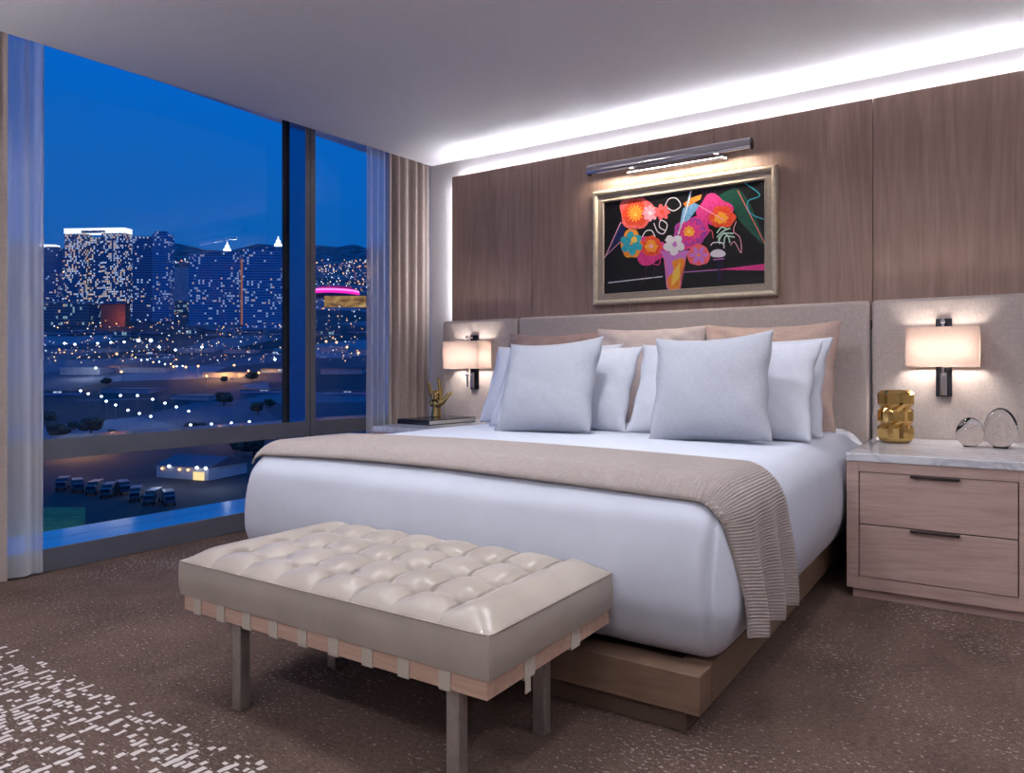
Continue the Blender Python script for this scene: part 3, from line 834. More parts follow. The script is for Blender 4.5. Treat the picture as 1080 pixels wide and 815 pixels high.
# ------------------------------------------------------------------ painting
PYF = 4.075
pic = thing('painting', 'framed painting of bright flowers on black above the headboard', 'painting', (-1.81, YP0, 1.46))
FX0, FX1, FZ_0, FZ_1 = -2.452, -1.160, 1.463, 2.255
def rail_profile(inset, y): return [(FX0 + inset, FZ_0 + inset), (FX1 - inset, FZ_0 + inset), (FX1 - inset, FZ_1 - inset), (FX0 + inset, FZ_1 - inset)], y
def frame_mesh(steps):
    bm = bmesh.new(); rings = []
    for ins, y in steps:
        q, yy = rail_profile(ins, y); rings.append([bm.verts.new((x, yy, z)) for x, z in q])
    for a, b in zip(rings, rings[1:]):
        for k in range(4): bm.faces.new((a[k], a[(k + 1) % 4], b[(k + 1) % 4], b[k]))
    return bm
obj('frame', frame_mesh([(0, YP0 - 0.0005), (0, 4.090), (0.006, 4.078), (0.016, 4.074), (0.026, 4.077), (0.033, 4.088), (0.036, 4.094), (0.036, YP0 - 0.0005), (0, YP0 - 0.0005)]), MAT['champagne'], pic)
obj('liner', frame_mesh([(0.0365, 4.1235), (0.0365, 4.095), (0.066, 4.095), (0.075, 4.091), (0.079, 4.093), (0.081, 4.1235), (0.0365, 4.1235)]), MAT['liner'], pic)
ins = 0.0812; KX0, KX1, KZ0, KZ1 = FX0 + ins, FX1 - ins, FZ_0 + ins, FZ_1 - ins
YK = 4.108
PAL = {}
def paint(name, c, c2=None, scale=60):
    m = M('paint_' + name); m.pr(lin(*c), 0.4, **{'Specular IOR Level': 0.25})
    if c2:
        m.l(m.ramp(m.noise(m.coord((1, 1, 1), kind='World'), scale, 4, 0.6, 0.8), [(0.35, lin(*c)), (0.65, lin(*c2))]), m.p.inputs['Base Color'])
    PAL[name] = len(PAL); PMATS.append(m.m)
PMATS = []
paint('black', (7, 6, 10), (13, 12, 18), 12)
paint('coral', (232, 82, 92), (245, 120, 120)); paint('red', (226, 56, 38), (240, 100, 60)); paint('orange', (244, 140, 50), (250, 180, 60))
paint('yellow', (245, 205, 90)); paint('pink', (246, 160, 190), (250, 190, 205)); paint('magenta', (214, 40, 128), (235, 80, 160))
paint('purple', (140, 50, 150), (200, 80, 180)); paint('teal', (38, 150, 176), (60, 180, 200)); paint('blue', (90, 160, 215), (140, 190, 230))
paint('navy', (18, 24, 62), (30, 40, 90)); paint('green', (18, 62, 50), (24, 84, 66)); paint('white', (238, 234, 244)); paint('lilac', (190, 130, 215), (220, 120, 200))
paint('mint', (190, 230, 210)); paint('gold', (240, 170, 60), (235, 120, 50)); paint('plum', (92, 30, 92))
pbm = B(KX0, KX1, YK, 4.124, KZ0, KZ1)
for f in pbm.faces: f.material_index = 0
layer = [0]
def PX(p):
    """design-grid coordinates -> canvas"""
    u, v = p
    x = KX0 + (KX1 - KX0) * ((u - 135) / 655.0)
    top = 318 + (u - 135) / 655.0 * (228 - 318); bot = 705 + (u - 135) / 655.0 * (660 - 705)
    z = KZ1 - (KZ1 - KZ0) * ((v - top) / (bot - top))
    return (max(KX0 + 0.001, min(KX1 - 0.001, x)), max(KZ0 + 0.001, min(KZ1 - 0.001, z)))
def poly(pts, col):
    layer[0] += 1; y = YK - 0.00004 * layer[0]
    vs = [pbm.verts.new((*[q for q in (PX(p)[0], y, PX(p)[1])],)) for p in pts]
    try:
        f = pbm.faces.new(vs); f.material_index = PAL[col]
    except ValueError: pass
def blob(c, rx, ry, col, lob=0, amp=0.0, seed=0.0, n=40, rot=0.0):
    pts = []
    for k in range(n):
        a = 2 * PI * k / n
        r = 1 + amp * math.cos(lob * a + seed) + 0.05 * math.sin(3 * a + seed * 2)
        x, y = rx * r * math.cos(a), ry * r * math.sin(a)
        pts.append((c[0] + x * math.cos(rot) - y * math.sin(rot), c[1] + x * math.sin(rot) + y * math.cos(rot)))
    poly(pts, col)
def stroke(pts, w, col):
    layer[0] += 1; y = YK - 0.00004 * layer[0]
    P = [Vector(PX(p)) for p in pts]; w *= 0.0017; Lr = []
    for i, p in enumerate(P):
        t = (P[min(i + 1, len(P) - 1)] - P[max(i - 1, 0)]).normalized(); n = Vector((-t.y, t.x)) * w / 2
        Lr.append((pbm.verts.new((p.x + n.x, y, p.y + n.y)), pbm.verts.new((p.x - n.x, y, p.y - n.y))))
    for a, b in zip(Lr, Lr[1:]):
        f = pbm.faces.new((a[0], b[0], b[1], a[1])); f.material_index = PAL[col]
def curve(pts, n=8):
    out = []
    for i in range(len(pts) - 1):
        p0, p1, p2, p3 = [Vector(pts[max(0, min(len(pts) - 1, i + d))]) for d in (-1, 0, 1, 2)]
        for k in range(n):
            t = k / n; out.append(tuple(0.5 * ((2 * p1) + (p2 - p0) * t + (2 * p0 - 5 * p1 + 4 * p2 - p3) * t * t + (3 * p1 - p0 - 3 * p2 + p3) * t ** 3)))
    out.append(tuple(pts[-1])); return out
def petals(c, r, n, col, pw=0.42, seed=0.0):
    for k in range(n):
        a = 2 * PI * k / n + seed
        blob((c[0] + r * 0.58 * math.cos(a), c[1] + r * 0.58 * math.sin(a)), r * 0.46, r * pw * 0.8, col, n=14, rot=a)
# leaves and background shapes
poly([(136, 548), (210, 400), (232, 424), (216, 476), (176, 510)], 'navy'); stroke([(136, 552), (210, 400), (262, 436)], 4, 'pink'); stroke([(140, 545), (222, 470)], 2.5, 'pink')
poly(curve([(566, 330), (640, 276), (690, 262), (738, 330), (775, 440), (790, 500), (760, 470), (700, 400), (660, 330), (600, 350)], 4), 'green')
stroke([(690, 268), (790, 492)], 3, 'coral'); stroke(curve([(716, 238), (772, 290), (728, 316), (738, 366), (786, 392)]), 4, 'teal')
for k in range(4): stroke([(556 + k * 16, 262), (552 + k * 18, 316)], 3, 'plum')
stroke([(152, 658), (392, 630)], 4, 'white'); poly([(486, 610), (620, 600), (796, 578), (796, 606), (640, 602)], 'magenta'); stroke([(480, 612), (620, 601)], 3, 'lilac')
# blooms
blob((278, 356), 74, 74, 'coral', 5, 0.06, 1.0); blob((275, 362), 56, 56, 'red', 6, 0.05); petals((275, 362), 36, 14, 'orange', 0.16, 0.1); blob((276, 366), 20, 20, 'orange'); blob((276, 368), 8, 8, 'yellow')
poly([(452, 470), (480, 395), (560, 362), (585, 440), (540, 500), (480, 520)], 'magenta')
blob((600, 350), 66, 62, 'magenta', 4, 0.12, 0.5); blob((632, 380), 50, 46, 'red', 6, 0.07); blob((628, 384), 26, 24, 'orange', 7, 0.12)
blob((505, 440), 66, 60, 'purple', 7, 0.06); petals((503, 440), 52, 12, 'magenta', 0.2); blob((502, 440), 22, 22, 'orange', 8, 0.1); blob((502, 440), 9, 9, 'yellow')
blob((340, 520), 70, 58, 'magenta', 3, 0.14, 0.6); blob((345, 502), 44, 44, 'red', 9, 0.06); blob((344, 502), 26, 26, 'orange', 6, 0.1); blob((344, 502), 9, 9, 'pink')
blob((258, 492), 46, 62, 'gold', 6, 0.05); petals((258, 490), 50, 6, 'teal', 0.42, 0.4); blob((270, 474), 14, 13, 'yellow')
petals((340, 362), 34, 8, 'pink', 0.36); blob((340, 362), 9, 9, 'white'); petals((390, 357), 34, 7, 'coral', 0.36); blob((390, 357), 9, 9, 'red')
blob((540, 540), 45, 45, 'coral', 8, 0.03); petals((540, 540), 38, 6, 'lilac', 0.3); blob((540, 540), 6, 6, 'gold')
# stems, tall blue petal
poly([(478, 342), (520, 318), (545, 330), (500, 392), (464, 410)], 'blue'); poly([(478, 322), (512, 298), (552, 284), (548, 304), (490, 338)], 'gold')
stroke([(510, 268), (496, 330), (458, 452)], 6, 'white'); stroke([(506, 272), (492, 332), (462, 440)], 3, 'blue'); stroke([(540, 330), (640, 394)], 3.5, 'pink')
# vase
poly(curve([(376, 520), (395, 545), (404, 610), (414, 686), (462, 686), (472, 620), (490, 548), (500, 520), (440, 530)], 4), 'lilac')
poly(curve([(432, 566), (470, 552), (484, 570), (468, 630), (460, 682), (418, 682), (412, 640), (440, 610)], 4), 'gold'); poly([(436, 610), (466, 570), (462, 640), (430, 672)], 'yellow')
stroke([(400, 556), (424, 690), (466, 686), (488, 556)], 3.5, 'coral'); stroke(curve([(300, 540), (340, 570), (376, 580), (384, 548)]), 4, 'magenta')
petals((440, 496), 44, 5, 'white', 0.52, 0.3); blob((444, 494), 9, 12, 'lilac')
# drawn lines
stroke(curve([(404, 330), (420, 302), (450, 300), (468, 330), (440, 352), (414, 340)]), 4, 'white')
stroke(curve([(356, 404), (372, 440), (398, 448), (412, 410), (386, 392), (380, 420), (404, 436)]), 4, 'white')
stroke(curve([(306, 462), (322, 438), (346, 436), (362, 462)]), 4, 'white'); stroke(curve([(402, 478), (424, 462), (410, 502), (430, 530)]), 4, 'white')
stroke(curve([(518, 470), (560, 440), (590, 436), (598, 470)]), 3, 'coral'); stroke(curve([(686, 400), (676, 440), (700, 470), (704, 532), (680, 486), (664, 500)]), 3, 'pink')
for a, b, c in (((612, 448), (630, 424), (652, 432)), ((612, 466), (636, 440), (664, 428)), ((618, 486), (636, 452), (676, 450)), ((640, 492), (646, 462), (680, 466)), ((662, 490), (656, 464), (640, 446)), ((624, 494), (620, 470), (640, 446))):
    stroke(curve([a, b, c], 6), 5, 'mint')
blob((616, 534), 28, 18, 'white', 2, 0.05); stroke(curve([(588, 500), (600, 488), (634, 490), (640, 512)]), 4, 'white'); stroke([(598, 560), (640, 556)], 4, 'lilac')
stroke([(326, 590), (310, 660)], 2, 'plum'); stroke([(360, 588), (350, 640)], 2, 'plum'); stroke([(618, 566), (622, 650)], 6, 'navy'); stroke([(632, 566), (630, 640)], 2, 'plum')
bmesh.ops.recalc_face_normals(pbm, faces=[f for f in pbm.faces if f.calc_area() > 0.3])
for f in pbm.faces:
    if f.material_index and f.normal.y > 0: f.normal_flip()
obj('canvas', pbm, PMATS, pic, recalc=False)

# picture light
pl = thing('picture_light', 'long polished chrome picture light mounted above the flower painting', 'picture light', (-1.87, YP0, 2.36))
XA, XB, YT, ZT = -2.430, -1.290, 4.000, 2.374
def trough(bm, x0, x1, cy, cz, r, th, a0, a1, n=22):
    R1 = []; 
    for x in (x0, x1):
        R1.append(([bm.verts.new((x, cy + r * math.cos(a0 + (a1 - a0) * k / n), cz + r * math.sin(a0 + (a1 - a0) * k / n))) for k in range(n + 1)],
                   [bm.verts.new((x, cy + (r - th) * math.cos(a0 + (a1 - a0) * k / n), cz + (r - th) * math.sin(a0 + (a1 - a0) * k / n))) for k in range(n + 1)]))
    (o0, i0), (o1, i1) = R1
    for k in range(n):
        bm.faces.new((o0[k], o0[k + 1], o1[k + 1], o1[k])); bm.faces.new((i0[k], i1[k], i1[k + 1], i0[k + 1]))
        bm.faces.new((o0[k], i0[k], i0[k + 1], o0[k + 1])); bm.faces.new((o1[k], o1[k + 1], i1[k + 1], i1[k]))
    bm.faces.new((o0[0], o1[0], i1[0], i0[0])); bm.faces.new((o0[n], i0[n], i1[n], o1[n]))
    return bm
hd = obj('hood', trough(bmesh.new(), XA, XB, YT, ZT, 0.038, 0.003, math.radians(-22), math.radians(236)), MAT['chrome'], pl, smooth=True, angle=40)
obj('end_cap', tube(bmesh.new(), [(XB - 0.004, YT, ZT), (XB + 0.004, YT, ZT)], 0.0345, 24), MAT['dark_chrome'], hd, smooth=True, angle=40)
obj('end_cap', tube(bmesh.new(), [(XA - 0.004, YT, ZT), (XA + 0.004, YT, ZT)], 0.0345, 24), MAT['dark_chrome'], hd, smooth=True, angle=40)
obj('lamp_tube', tube(bmesh.new(), [(XA + 0.02, YT, ZT + 0.006), (XB - 0.02, YT, ZT + 0.006)], 0.010, 12), emit('picture_lamp_glow', (1.0, 0.86, 0.66), 5), pl, smooth=True, angle=40)
obj('mounting_bar', B(-2.165, -1.478, 4.084, YP0 - 0.0005, 2.333, 2.368, 0.004, 2), MAT['chrome'], pl)
obj('mounting_tube', tube(bmesh.new(), [(-2.16, 4.055, 2.335), (-1.485, 4.055, 2.335)], 0.011, 16), MAT['chrome'], pl, smooth=True, angle=40)
for x in (-2.12, -1.525):
    obj('bracket', B(x - 0.012, x + 0.012, 4.028, 4.0835, 2.354, 2.364, 0.002, 1), MAT['chrome'], pl)

# ------------------------------------------------------------------ the city outside
def zter(w):
    T = [(0, -31), (120, -31.2), (200, -31), (300, -28.0), (400, -18.0), (500, -4.0), (650, 20), (800, 46), (900, 63), (1000, 79), (1300, 128), (2000, 250), (3000, 428), (5000, 800), (7000, 1215), (8200, 1500), (9000, 1400)]
    for (a, za), (b, zb) in zip(T, T[1:]):
        if w <= b: return za + (zb - za) * (w - a) / (b - a)
    return T[-1][1]
m = M('city_ground'); p = m.pr((0.1, 0.1, 0.12, 1), 0.9)
v = m.coord((0.004, 0.004, 0.001), kind='World')
vo = m.n('ShaderNodeTexVoronoi', feature='F1'); vo.inputs['Scale'].default_value = 3.2; m.l(v, vo.inputs['Vector'])
bw = m.n('ShaderNodeRGBToBW'); m.l(vo.outputs['Color'], bw.inputs[0])
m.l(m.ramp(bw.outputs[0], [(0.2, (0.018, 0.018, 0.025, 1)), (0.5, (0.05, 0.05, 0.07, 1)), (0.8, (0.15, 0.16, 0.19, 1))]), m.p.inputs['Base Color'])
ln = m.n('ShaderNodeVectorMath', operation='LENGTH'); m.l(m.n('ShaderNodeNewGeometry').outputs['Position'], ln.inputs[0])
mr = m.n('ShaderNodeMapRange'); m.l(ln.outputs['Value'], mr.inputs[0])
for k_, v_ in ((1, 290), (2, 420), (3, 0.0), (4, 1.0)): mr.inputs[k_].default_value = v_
m.l(m.mix(mr.outputs[0], (0.016, 0.015, 0.016, 1), p.inputs['Base Color'].links[0].from_socket), p.inputs['Base Color'])      # ground colour darker close to the building
MAT['ground'] = m.m
bm = bmesh.new()
WS = [35, 60, 90, 120, 160, 200, 250, 300, 350, 400, 450, 500, 575, 650, 725, 800, 900, 1000, 1150, 1300, 1600, 2000, 2500, 3000, 3600, 4300, 5000, 6000, 7000, 7600, 8200, 9000]
def ter(a, b):
    w = WS[int(round(b * (len(WS) - 1)))]; u = -520 + 1500 * a
    z = zter(w)
    if w > 4000: z += 90 * noise.noise(Vector((u * 0.02, w * 0.001, 3))) + 45 * noise.noise(Vector((u * 0.07, w * 0.002, 9)))
    return far(u, w, z)
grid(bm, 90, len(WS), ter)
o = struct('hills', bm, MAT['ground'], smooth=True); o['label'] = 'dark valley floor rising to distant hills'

def facade(name, base, cellw, cellh, dens, warm, cool, strength, slab=0.3, seed=0.0, rough=0.25, wmix=0.5):
    m = M(name); p = m.pr(base, rough); p.inputs['Specular IOR Level'].default_value = 0.6
    tc = m.n('ShaderNodeTexCoord'); sp = m.n('ShaderNodeSeparateXYZ'); m.l(tc.outputs['Object'], sp.inputs[0])
    h = m.math('DIVIDE', m.math('ADD', sp.outputs[0], m.math('MULTIPLY', sp.outputs[1], 1.37)), cellw); vv = m.math('DIVIDE', sp.outputs[2], cellh)
    cb = m.n('ShaderNodeCombineXYZ'); m.l(m.math('FLOOR', m.math('ADD', h, seed)), cb.inputs[0]); m.l(m.math('FLOOR', vv), cb.inputs[1])
    wn = m.n('ShaderNodeTexWhiteNoise', noise_dimensions='2D'); m.l(cb.outputs[0], wn.inputs['Vector'])
    cl = m.noise(m.coord((0.02, 0.02, 0.02)), 1.0, 2)
    lit = m.math('GREATER_THAN', m.math('ADD', wn.outputs['Value'], m.math('MULTIPLY', m.math('SUBTRACT', cl, 0.5), 1.5)), 1.0 - dens)
    fh = m.math('FRACT', h); fv = m.math('FRACT', vv)
    inw = m.math('MULTIPLY', m.math('GREATER_THAN', fh, 0.22), m.math('GREATER_THAN', fv, slab))
    sc = m.n('ShaderNodeSeparateColor'); m.l(wn.outputs['Color'], sc.inputs[0])
    col = m.mix(m.math('GREATER_THAN', sc.outputs[1], wmix), warm, cool)
    br = m.math('MULTIPLY', m.math('MULTIPLY', lit, inw), m.math('MULTIPLY', m.math('MULTIPLY_ADD', sc.outputs[0], 0.9, 0.1), strength))
    m.l(col, p.inputs['Emission Color']); m.l(br, p.inputs['Emission Strength'])
    m.l(m.mix(m.math('LESS_THAN', fv, slab), base, tuple(min(1, c * 2.6) for c in base[:3]) + (1,)), p.inputs['Base Color'])
    return m.m
WARM, COOL = lin(255, 214, 160), lin(205, 226, 255)
F = {}
F['grand'] = facade('hotel_facade', (0.07, 0.11, 0.17, 1), 2.7, 3.2, 0.40, WARM, COOL, 0.85, 0.30, 1.0, wmix=0.45)
F['dark'] = facade('tower_facade_dark', (0.055, 0.10, 0.165, 1), 2.6, 3.3, 0.15, WARM, COOL, 0.7, 0.40, 3.0, wmix=0.2)
F['blue'] = facade('tower_facade_blue', (0.085, 0.155, 0.25, 1), 2.6, 3.3, 0.19, WARM, COOL, 0.5, 0.42, 5.0, wmix=0.15)
F['podium'] = facade('podium_facade', (0.10, 0.13, 0.16, 1), 3.0, 4.0, 0.20, lin(255, 220, 170), lin(170, 215, 220), 0.5, 0.15, 2.0, wmix=0.25)
F['low'] = facade('low_facade', (0.10, 0.10, 0.13, 1), 4.0, 4.0, 0.14, WARM, COOL, 1.3, 0.5, 9.0)
MAT['crown'] = emit('crown_light', lin(235, 243, 255), 1.25)
MAT['beacon'] = emit('beacon_light', lin(240, 245, 255), 2.0)
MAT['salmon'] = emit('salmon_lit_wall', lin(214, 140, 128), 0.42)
MAT['roof'] = plain('grey_roof', (0.20, 0.21, 0.26, 1), 0.7, nscale=0.08, var=0.25)
MAT['roof_pale'] = plain('pale_roof', (0.42, 0.45, 0.52, 1), 0.6, nscale=0.08, var=0.2)
MAT['roof_dark'] = plain('dark_roof', (0.07, 0.07, 0.10, 1), 0.7, nscale=0.08, var=0.25)
MAT['brick'] = plain('red_brick_wall', (0.40, 0.13, 0.09, 1), 0.8, nscale=0.3, var=0.2)
MAT['glassblock'] = plain('pale_glass_block', (0.28, 0.36, 0.46, 1), 0.3, nscale=0.1, var=0.2)
MAT['concrete'] = plain('pale_wall', (0.36, 0.36, 0.40, 1), 0.8, nscale=0.2, var=0.15)

def site(name, u, w, lab, cat, yaw=0.0, group=None, sink=0.0):
    ang = TH
    p = far(u, w, zter(w) - sink)
    return thing(name, lab, cat, p, ang + math.radians(yaw), group)
def wpx(px, w): return px / FPX * w
def zpx(v, w): return 1 + (CY - v) / FPX * w
def slab_part(name, t, mat, x0, x1, y0, y1, z0, z1, bev=0.0):
    return obj(name, B(x0, x1, y0, y1, z0, z1, bev, 1), mat, t, local=True)

# grand hotel with a bright crown
W0 = 1050
t = site('hotel_tower', 100, W0, 'wide brightly lit hotel tower with a glowing white crown on the skyline', 'tower', -4); zb = zter(W0); hw = wpx(34, W0)
H1 = zpx(246, W0) - zb; H0 = zpx(250, W0) - zb
slab_part('tower_body', t, F['grand'], -hw * 0.30, hw * 0.22, 5, 16, 0, H0)
slab_part('wing', t, F['grand'], -hw, -hw * 0.30, 0, 14, 0, H1); slab_part('wing', t, F['grand'], hw * 0.22, hw, 0, 14, 0, H1)
slab_part('crown', t, MAT['crown'], -hw, hw, -1, 14, H1 + 0.3, H1 + wpx(5.5, W0))
slab_part('crown_recess', t, F['dark'], -hw * 0.42, hw * 0.36, -1.6, -1.05, H1 + 0.3, H1 + wpx(2.8, W0))
# tower at the far left behind the sheer
W = 1150; t = site('hotel_tower', 50, W, 'dark tower with a lit roof line half behind the left sheer curtain', 'tower', 6); zb = zter(W); hw = wpx(10, W)
slab_part('tower_body', t, F['dark'], -hw, hw, 0, 12, 0, zpx(260, W) - zb); slab_part('roof_band', t, MAT['crown'], -hw, hw * 0.8, -0.6, 11, zpx(260, W) - zb + .3, zpx(257.8, W) - zb)
# slim tower
W = 960; t = site('tower', 158.5, W, 'slim dark blue tower with a raised right half beside the bright hotel', 'tower', 5); zb = zter(W); hw = wpx(19, W)
slab_part('tower_body', t, F['dark'], -hw, hw * 0.1, 3, 15, 0, zpx(249, W) - zb); slab_part('tower_wing', t, F['blue'], hw * 0.1, hw, 0, 13, 0, zpx(246, W) - zb); slab_part('penthouse', t, F['dark'], hw * 0.2, hw * 0.75, 3, 10, zpx(246, W) - zb, zpx(243, W) - zb)
# pale block between the towers
W = 1120; t = site('office_block', 189, W, 'low pale glass block between the slim tower and the left twin tower', 'building', 0); zb = zter(W); hw = wpx(12, W)
slab_part('glass_wall', t, MAT['glassblock'], -hw, hw, 0, 26, 0, zpx(282, W) - zb); slab_part('lit_base', t, F['podium'], -hw, hw, -8, -0.1, 0, zpx(318, W) - zb); slab_part('rooftop_sign', t, F['low'], -hw * .3, hw * .9, 8, 20, zpx(282, W) - zb, zpx(276, W) - zb)
# twin towers
for uc, W, hwp, vt, vs, us, lab in ((226, 900, 26, 268, 254, 237, 'left of the twin blue towers with a lit spire on its roof'), (278, 860, 21.5, 263, 248, 291, 'right of the twin blue towers with a tall lit spire, next to the window frame')):
    t = site('tower', uc, W, lab, 'tower', 3); zb = zter(W); hw = wpx(hwp, W)
    slab_part('tower_body', t, F['blue'], -hw, hw, 0, 12, 0, zpx(vt, W) - zb); slab_part('roof_block', t, F['dark'], -hw * 0.55, hw * 0.8, 3, 11, zpx(vt, W) - zb, zpx(vt - 4, W) - zb)
    xs_ = wpx(us - uc, W); z1 = zpx(vt - 4, W) - zb; z2 = zpx(vs, W) - zb
    bm = lathe(bmesh.new(), [(5, z1), (4.6, z1 + (z2 - z1) * 0.25), (3.0, z1 + (z2 - z1) * 0.30), (2.6, z1 + (z2 - z1) * 0.6), (1.0, z1 + (z2 - z1) * 0.7), (0.5, z2), (0, z2)], (xs_, 6, 0), 8)
    obj('spire', bm, MAT['beacon'], t, local=True)
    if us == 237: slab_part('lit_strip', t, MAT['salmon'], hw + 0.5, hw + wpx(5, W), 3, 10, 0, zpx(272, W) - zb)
# podium buildings in front of the hotel
W = 900; t = site('podium_building', 66, W, 'long glass podium glowing softly in front of the hotel', 'building', 4); zb = zter(W); hw = wpx(26, W)
slab_part('glass_front', t, F['podium'], -hw, hw, 0, 24, 0, zpx(319, W) - zb); slab_part('roof', t, MAT['roof_pale'], -hw - 1, hw + 1, -1, 25, zpx(319, W) - zb, zpx(318, W) - zb)
W = 880; t = site('brick_building', 119, W, 'small red-lit brick building below the bright hotel', 'building', -6); zb = zter(W); hw = wpx(14, W)
slab_part('brick_wall', t, MAT['brick'], -hw, hw, 0, 8, 0, zpx(321, W) - zb); slab_part('roof', t, MAT['roof_dark'], -hw - .6, hw + .6, -.6, 8.6, zpx(321, W) - zb, zpx(320, W) - zb)
# stadium and tan hall beyond the narrow pane
W = 1500; t = site('stadium', 345, W, 'round stadium ringed with a band of magenta light beyond the narrow pane', 'stadium'); zb = zter(W); r = wpx(24, W); z1 = zpx(309, W) - zb; z2 = zpx(300, W) - zb
obj('bowl', lathe(bmesh.new(), [(r * 0.92, 0), (r, z1), (r, z1 + 1)], (0, r, 0), 40), MAT['roof_dark'], t, local=True, smooth=True)
obj('light_band', lathe(bmesh.new(), [(r, z1 + 1), (r * 1.01, z1 + (z2 - z1) * 0.30), (r * 0.99, z1 + (z2 - z1) * 0.36)], (0, r, 0), 40), emit('magenta_band', lin(235, 40, 180), 1.3), t, local=True, smooth=True)
obj('light_band', lathe(bmesh.new(), [(r * 0.99, z1 + (z2 - z1) * 0.36), (r * 0.985, z1 + (z2 - z1) * 0.60)], (0, r, 0), 40), emit('pink_band', lin(255, 130, 220), 1.5), t, local=True, smooth=True)
obj('roof', lathe(bmesh.new(), [(r * 0.985, z1 + (z2 - z1) * 0.60), (r * 0.7, z1 + (z2 - z1) * 0.95), (0, z1 + (z2 - z1) * 1.05)], (0, r, 0), 40), emit('magenta_roof', lin(160, 30, 130), 0.8), t, local=True, smooth=True)
W = 1250; t = site('exhibition_hall', 364, W, 'tan hall with warm yellow lit front below the stadium', 'building', 0); zb = zter(W); hw = wpx(22, W)
m = M('hall_front'); e = m.n('ShaderNodeEmission'); v = m.coord((1.0 / (2 * hw), 1, 1))
sp = m.n('ShaderNodeSeparateXYZ'); m.l(m.coord((1, 1, 1)), sp.inputs[0])
nn = m.noise(m.coord((0.05, 0.05, 0.12)), 1.0, 3)
m.l(m.ramp(nn, [(0.35, lin(120, 86, 70)), (0.6, lin(220, 176, 110)), (0.75, lin(245, 220, 150))]), e.inputs[0]); e.inputs[1].default_value = 0.55; m.l(e.outputs[0], m.out.inputs['Surface'])
slab_part('lit_front', t, m.m, -hw, hw, 0, 1.0, 0, zpx(312, W) - zb); slab_part('hall_body', t, MAT['roof_dark'], -hw, hw, 1.05, 40, 0, zpx(311, W) - zb)

# low buildings, row by row (far to near)
ORD = ['first', 'second', 'third', 'fourth', 'fifth', 'sixth', 'seventh', 'eighth', 'ninth', 'tenth', 'eleventh', 'twelfth']
FOOT = []
ROWS = [(780, 344, [(60, 16, 5, 'low'), (96, 12, 4, 'low'), (128, 12, 6, 'podium'), (160, 14, 4, 'low'), (196, 13, 7, 'podium'), (228, 13, 5, 'low'), (262, 14, 5, 'low'), (292, 10, 6, 'low'), (346, 14, 5, 'podium'), (378, 13, 5, 'low')], 'just below the towers'),
        (640, 362, [(62, 20, 4, 'pale'), (110, 18, 4, 'grey'), (158, 20, 4, 'dark'), (206, 20, 4, 'pale'), (252, 18, 4, 'grey'), (290, 14, 4, 'dark'), (352, 18, 5, 'pale'), (384, 12, 5, 'grey')], 'in the band of warehouses above the lit yard'),
        (520, 385, [(84, 24, 7, 'pale'), (150, 26, 5, 'grey'), (232, 22, 5, 'grey'), (296, 22, 4, 'dark'), (360, 24, 5, 'grey')], 'beside the orange-lit yard'),
        (430, 404, [(60, 24, 5, 'dark'), (132, 30, 4, 'grey'), (200, 26, 4, 'grey'), (278, 26, 4, 'dark'), (366, 26, 4, 'dark')], 'around the rows of car park lamps')]
for W, vb, items, where in ROWS:
    for i, (u, hwp, hp, kind) in enumerate(items):
        Wk = W + 14 * math.sin(i * 2.3); hw = wpx(hwp * 0.9, Wk); H = wpx(hp, Wk); dp = hw * random.uniform(0.7, 1.1)
        nm = {'low': 'dim block with scattered lit windows', 'podium': 'lit glass-fronted block', 'pale': 'pale-roofed warehouse', 'grey': 'grey-roofed warehouse', 'dark': 'dark-roofed warehouse'}[kind]
        t = site('warehouse' if kind in ('pale', 'grey', 'dark') else 'city_block', u, Wk, '%s %s, %s from the left' % (nm, where, ORD[i]), 'building', random.uniform(-14, 14), 'low buildings of the city below', sink=6)
        FOOT.append((u - hwp - 3, u + hwp + 3, Wk - 0.25 * hw, Wk + dp * 1.3))
        slab_part('wall', t, F[kind] if kind in F else MAT['concrete'], -hw, hw, 0, dp, 0, H + 6)
        rf = MAT['roof_pale'] if kind == 'pale' else MAT['roof_dark'] if kind == 'dark' else MAT['roof']
        slab_part('roof', t, rf, -hw - 0.4, hw + 0.4, -0.4, dp + 0.4, H + 6.01, H + 6.6)

# street lamps
MAT['lamp_white'] = emit('street_lamp_white', lin(235, 248, 255), 7); MAT['lamp_warm'] = emit('street_lamp_amber', lin(255, 190, 110), 6)
MAT['post'] = plain('lamp_post_steel', (0.15, 0.15, 0.17, 1), 0.5)
def street_lamp(u, v, w, warm, lab, group, r=1.0, post=8.0):
    a_, b_ = 120.0, 1200.0              # the distance at which a lamp of this height stands on the ground
    for _ in range(40):
        c_ = (a_ + b_) / 2
        if zter(c_) + post < zpx(v, c_): a_ = c_
        else: b_ = c_
    w = a_
    for u0, u1, w0, w1 in FOOT:         # keep clear of the buildings
        if u0 < u < u1 and w0 - 3 < w < w1 + 3: w = w0 - 4
    post = max(4.0, zpx(v, w) - zter(w))
    p = far(u, w, zter(w))
    t = thing('street_lamp', lab, 'street lamp', p, 0, group)
    obj('post', tube(bmesh.new(), [(0, 0, -3), (0, 0, post - r * 0.6)], 0.10, 6), MAT['post'], t, local=True)
    b = bmesh.new(); bmesh.ops.create_icosphere(b, subdivisions=2, radius=r * w * 0.0012); bmesh.ops.translate(b, verts=b.verts[:], vec=(0, 0, post))
    obj('lamp_head', b, MAT['lamp_warm' if warm else 'lamp_white'], t, local=True)
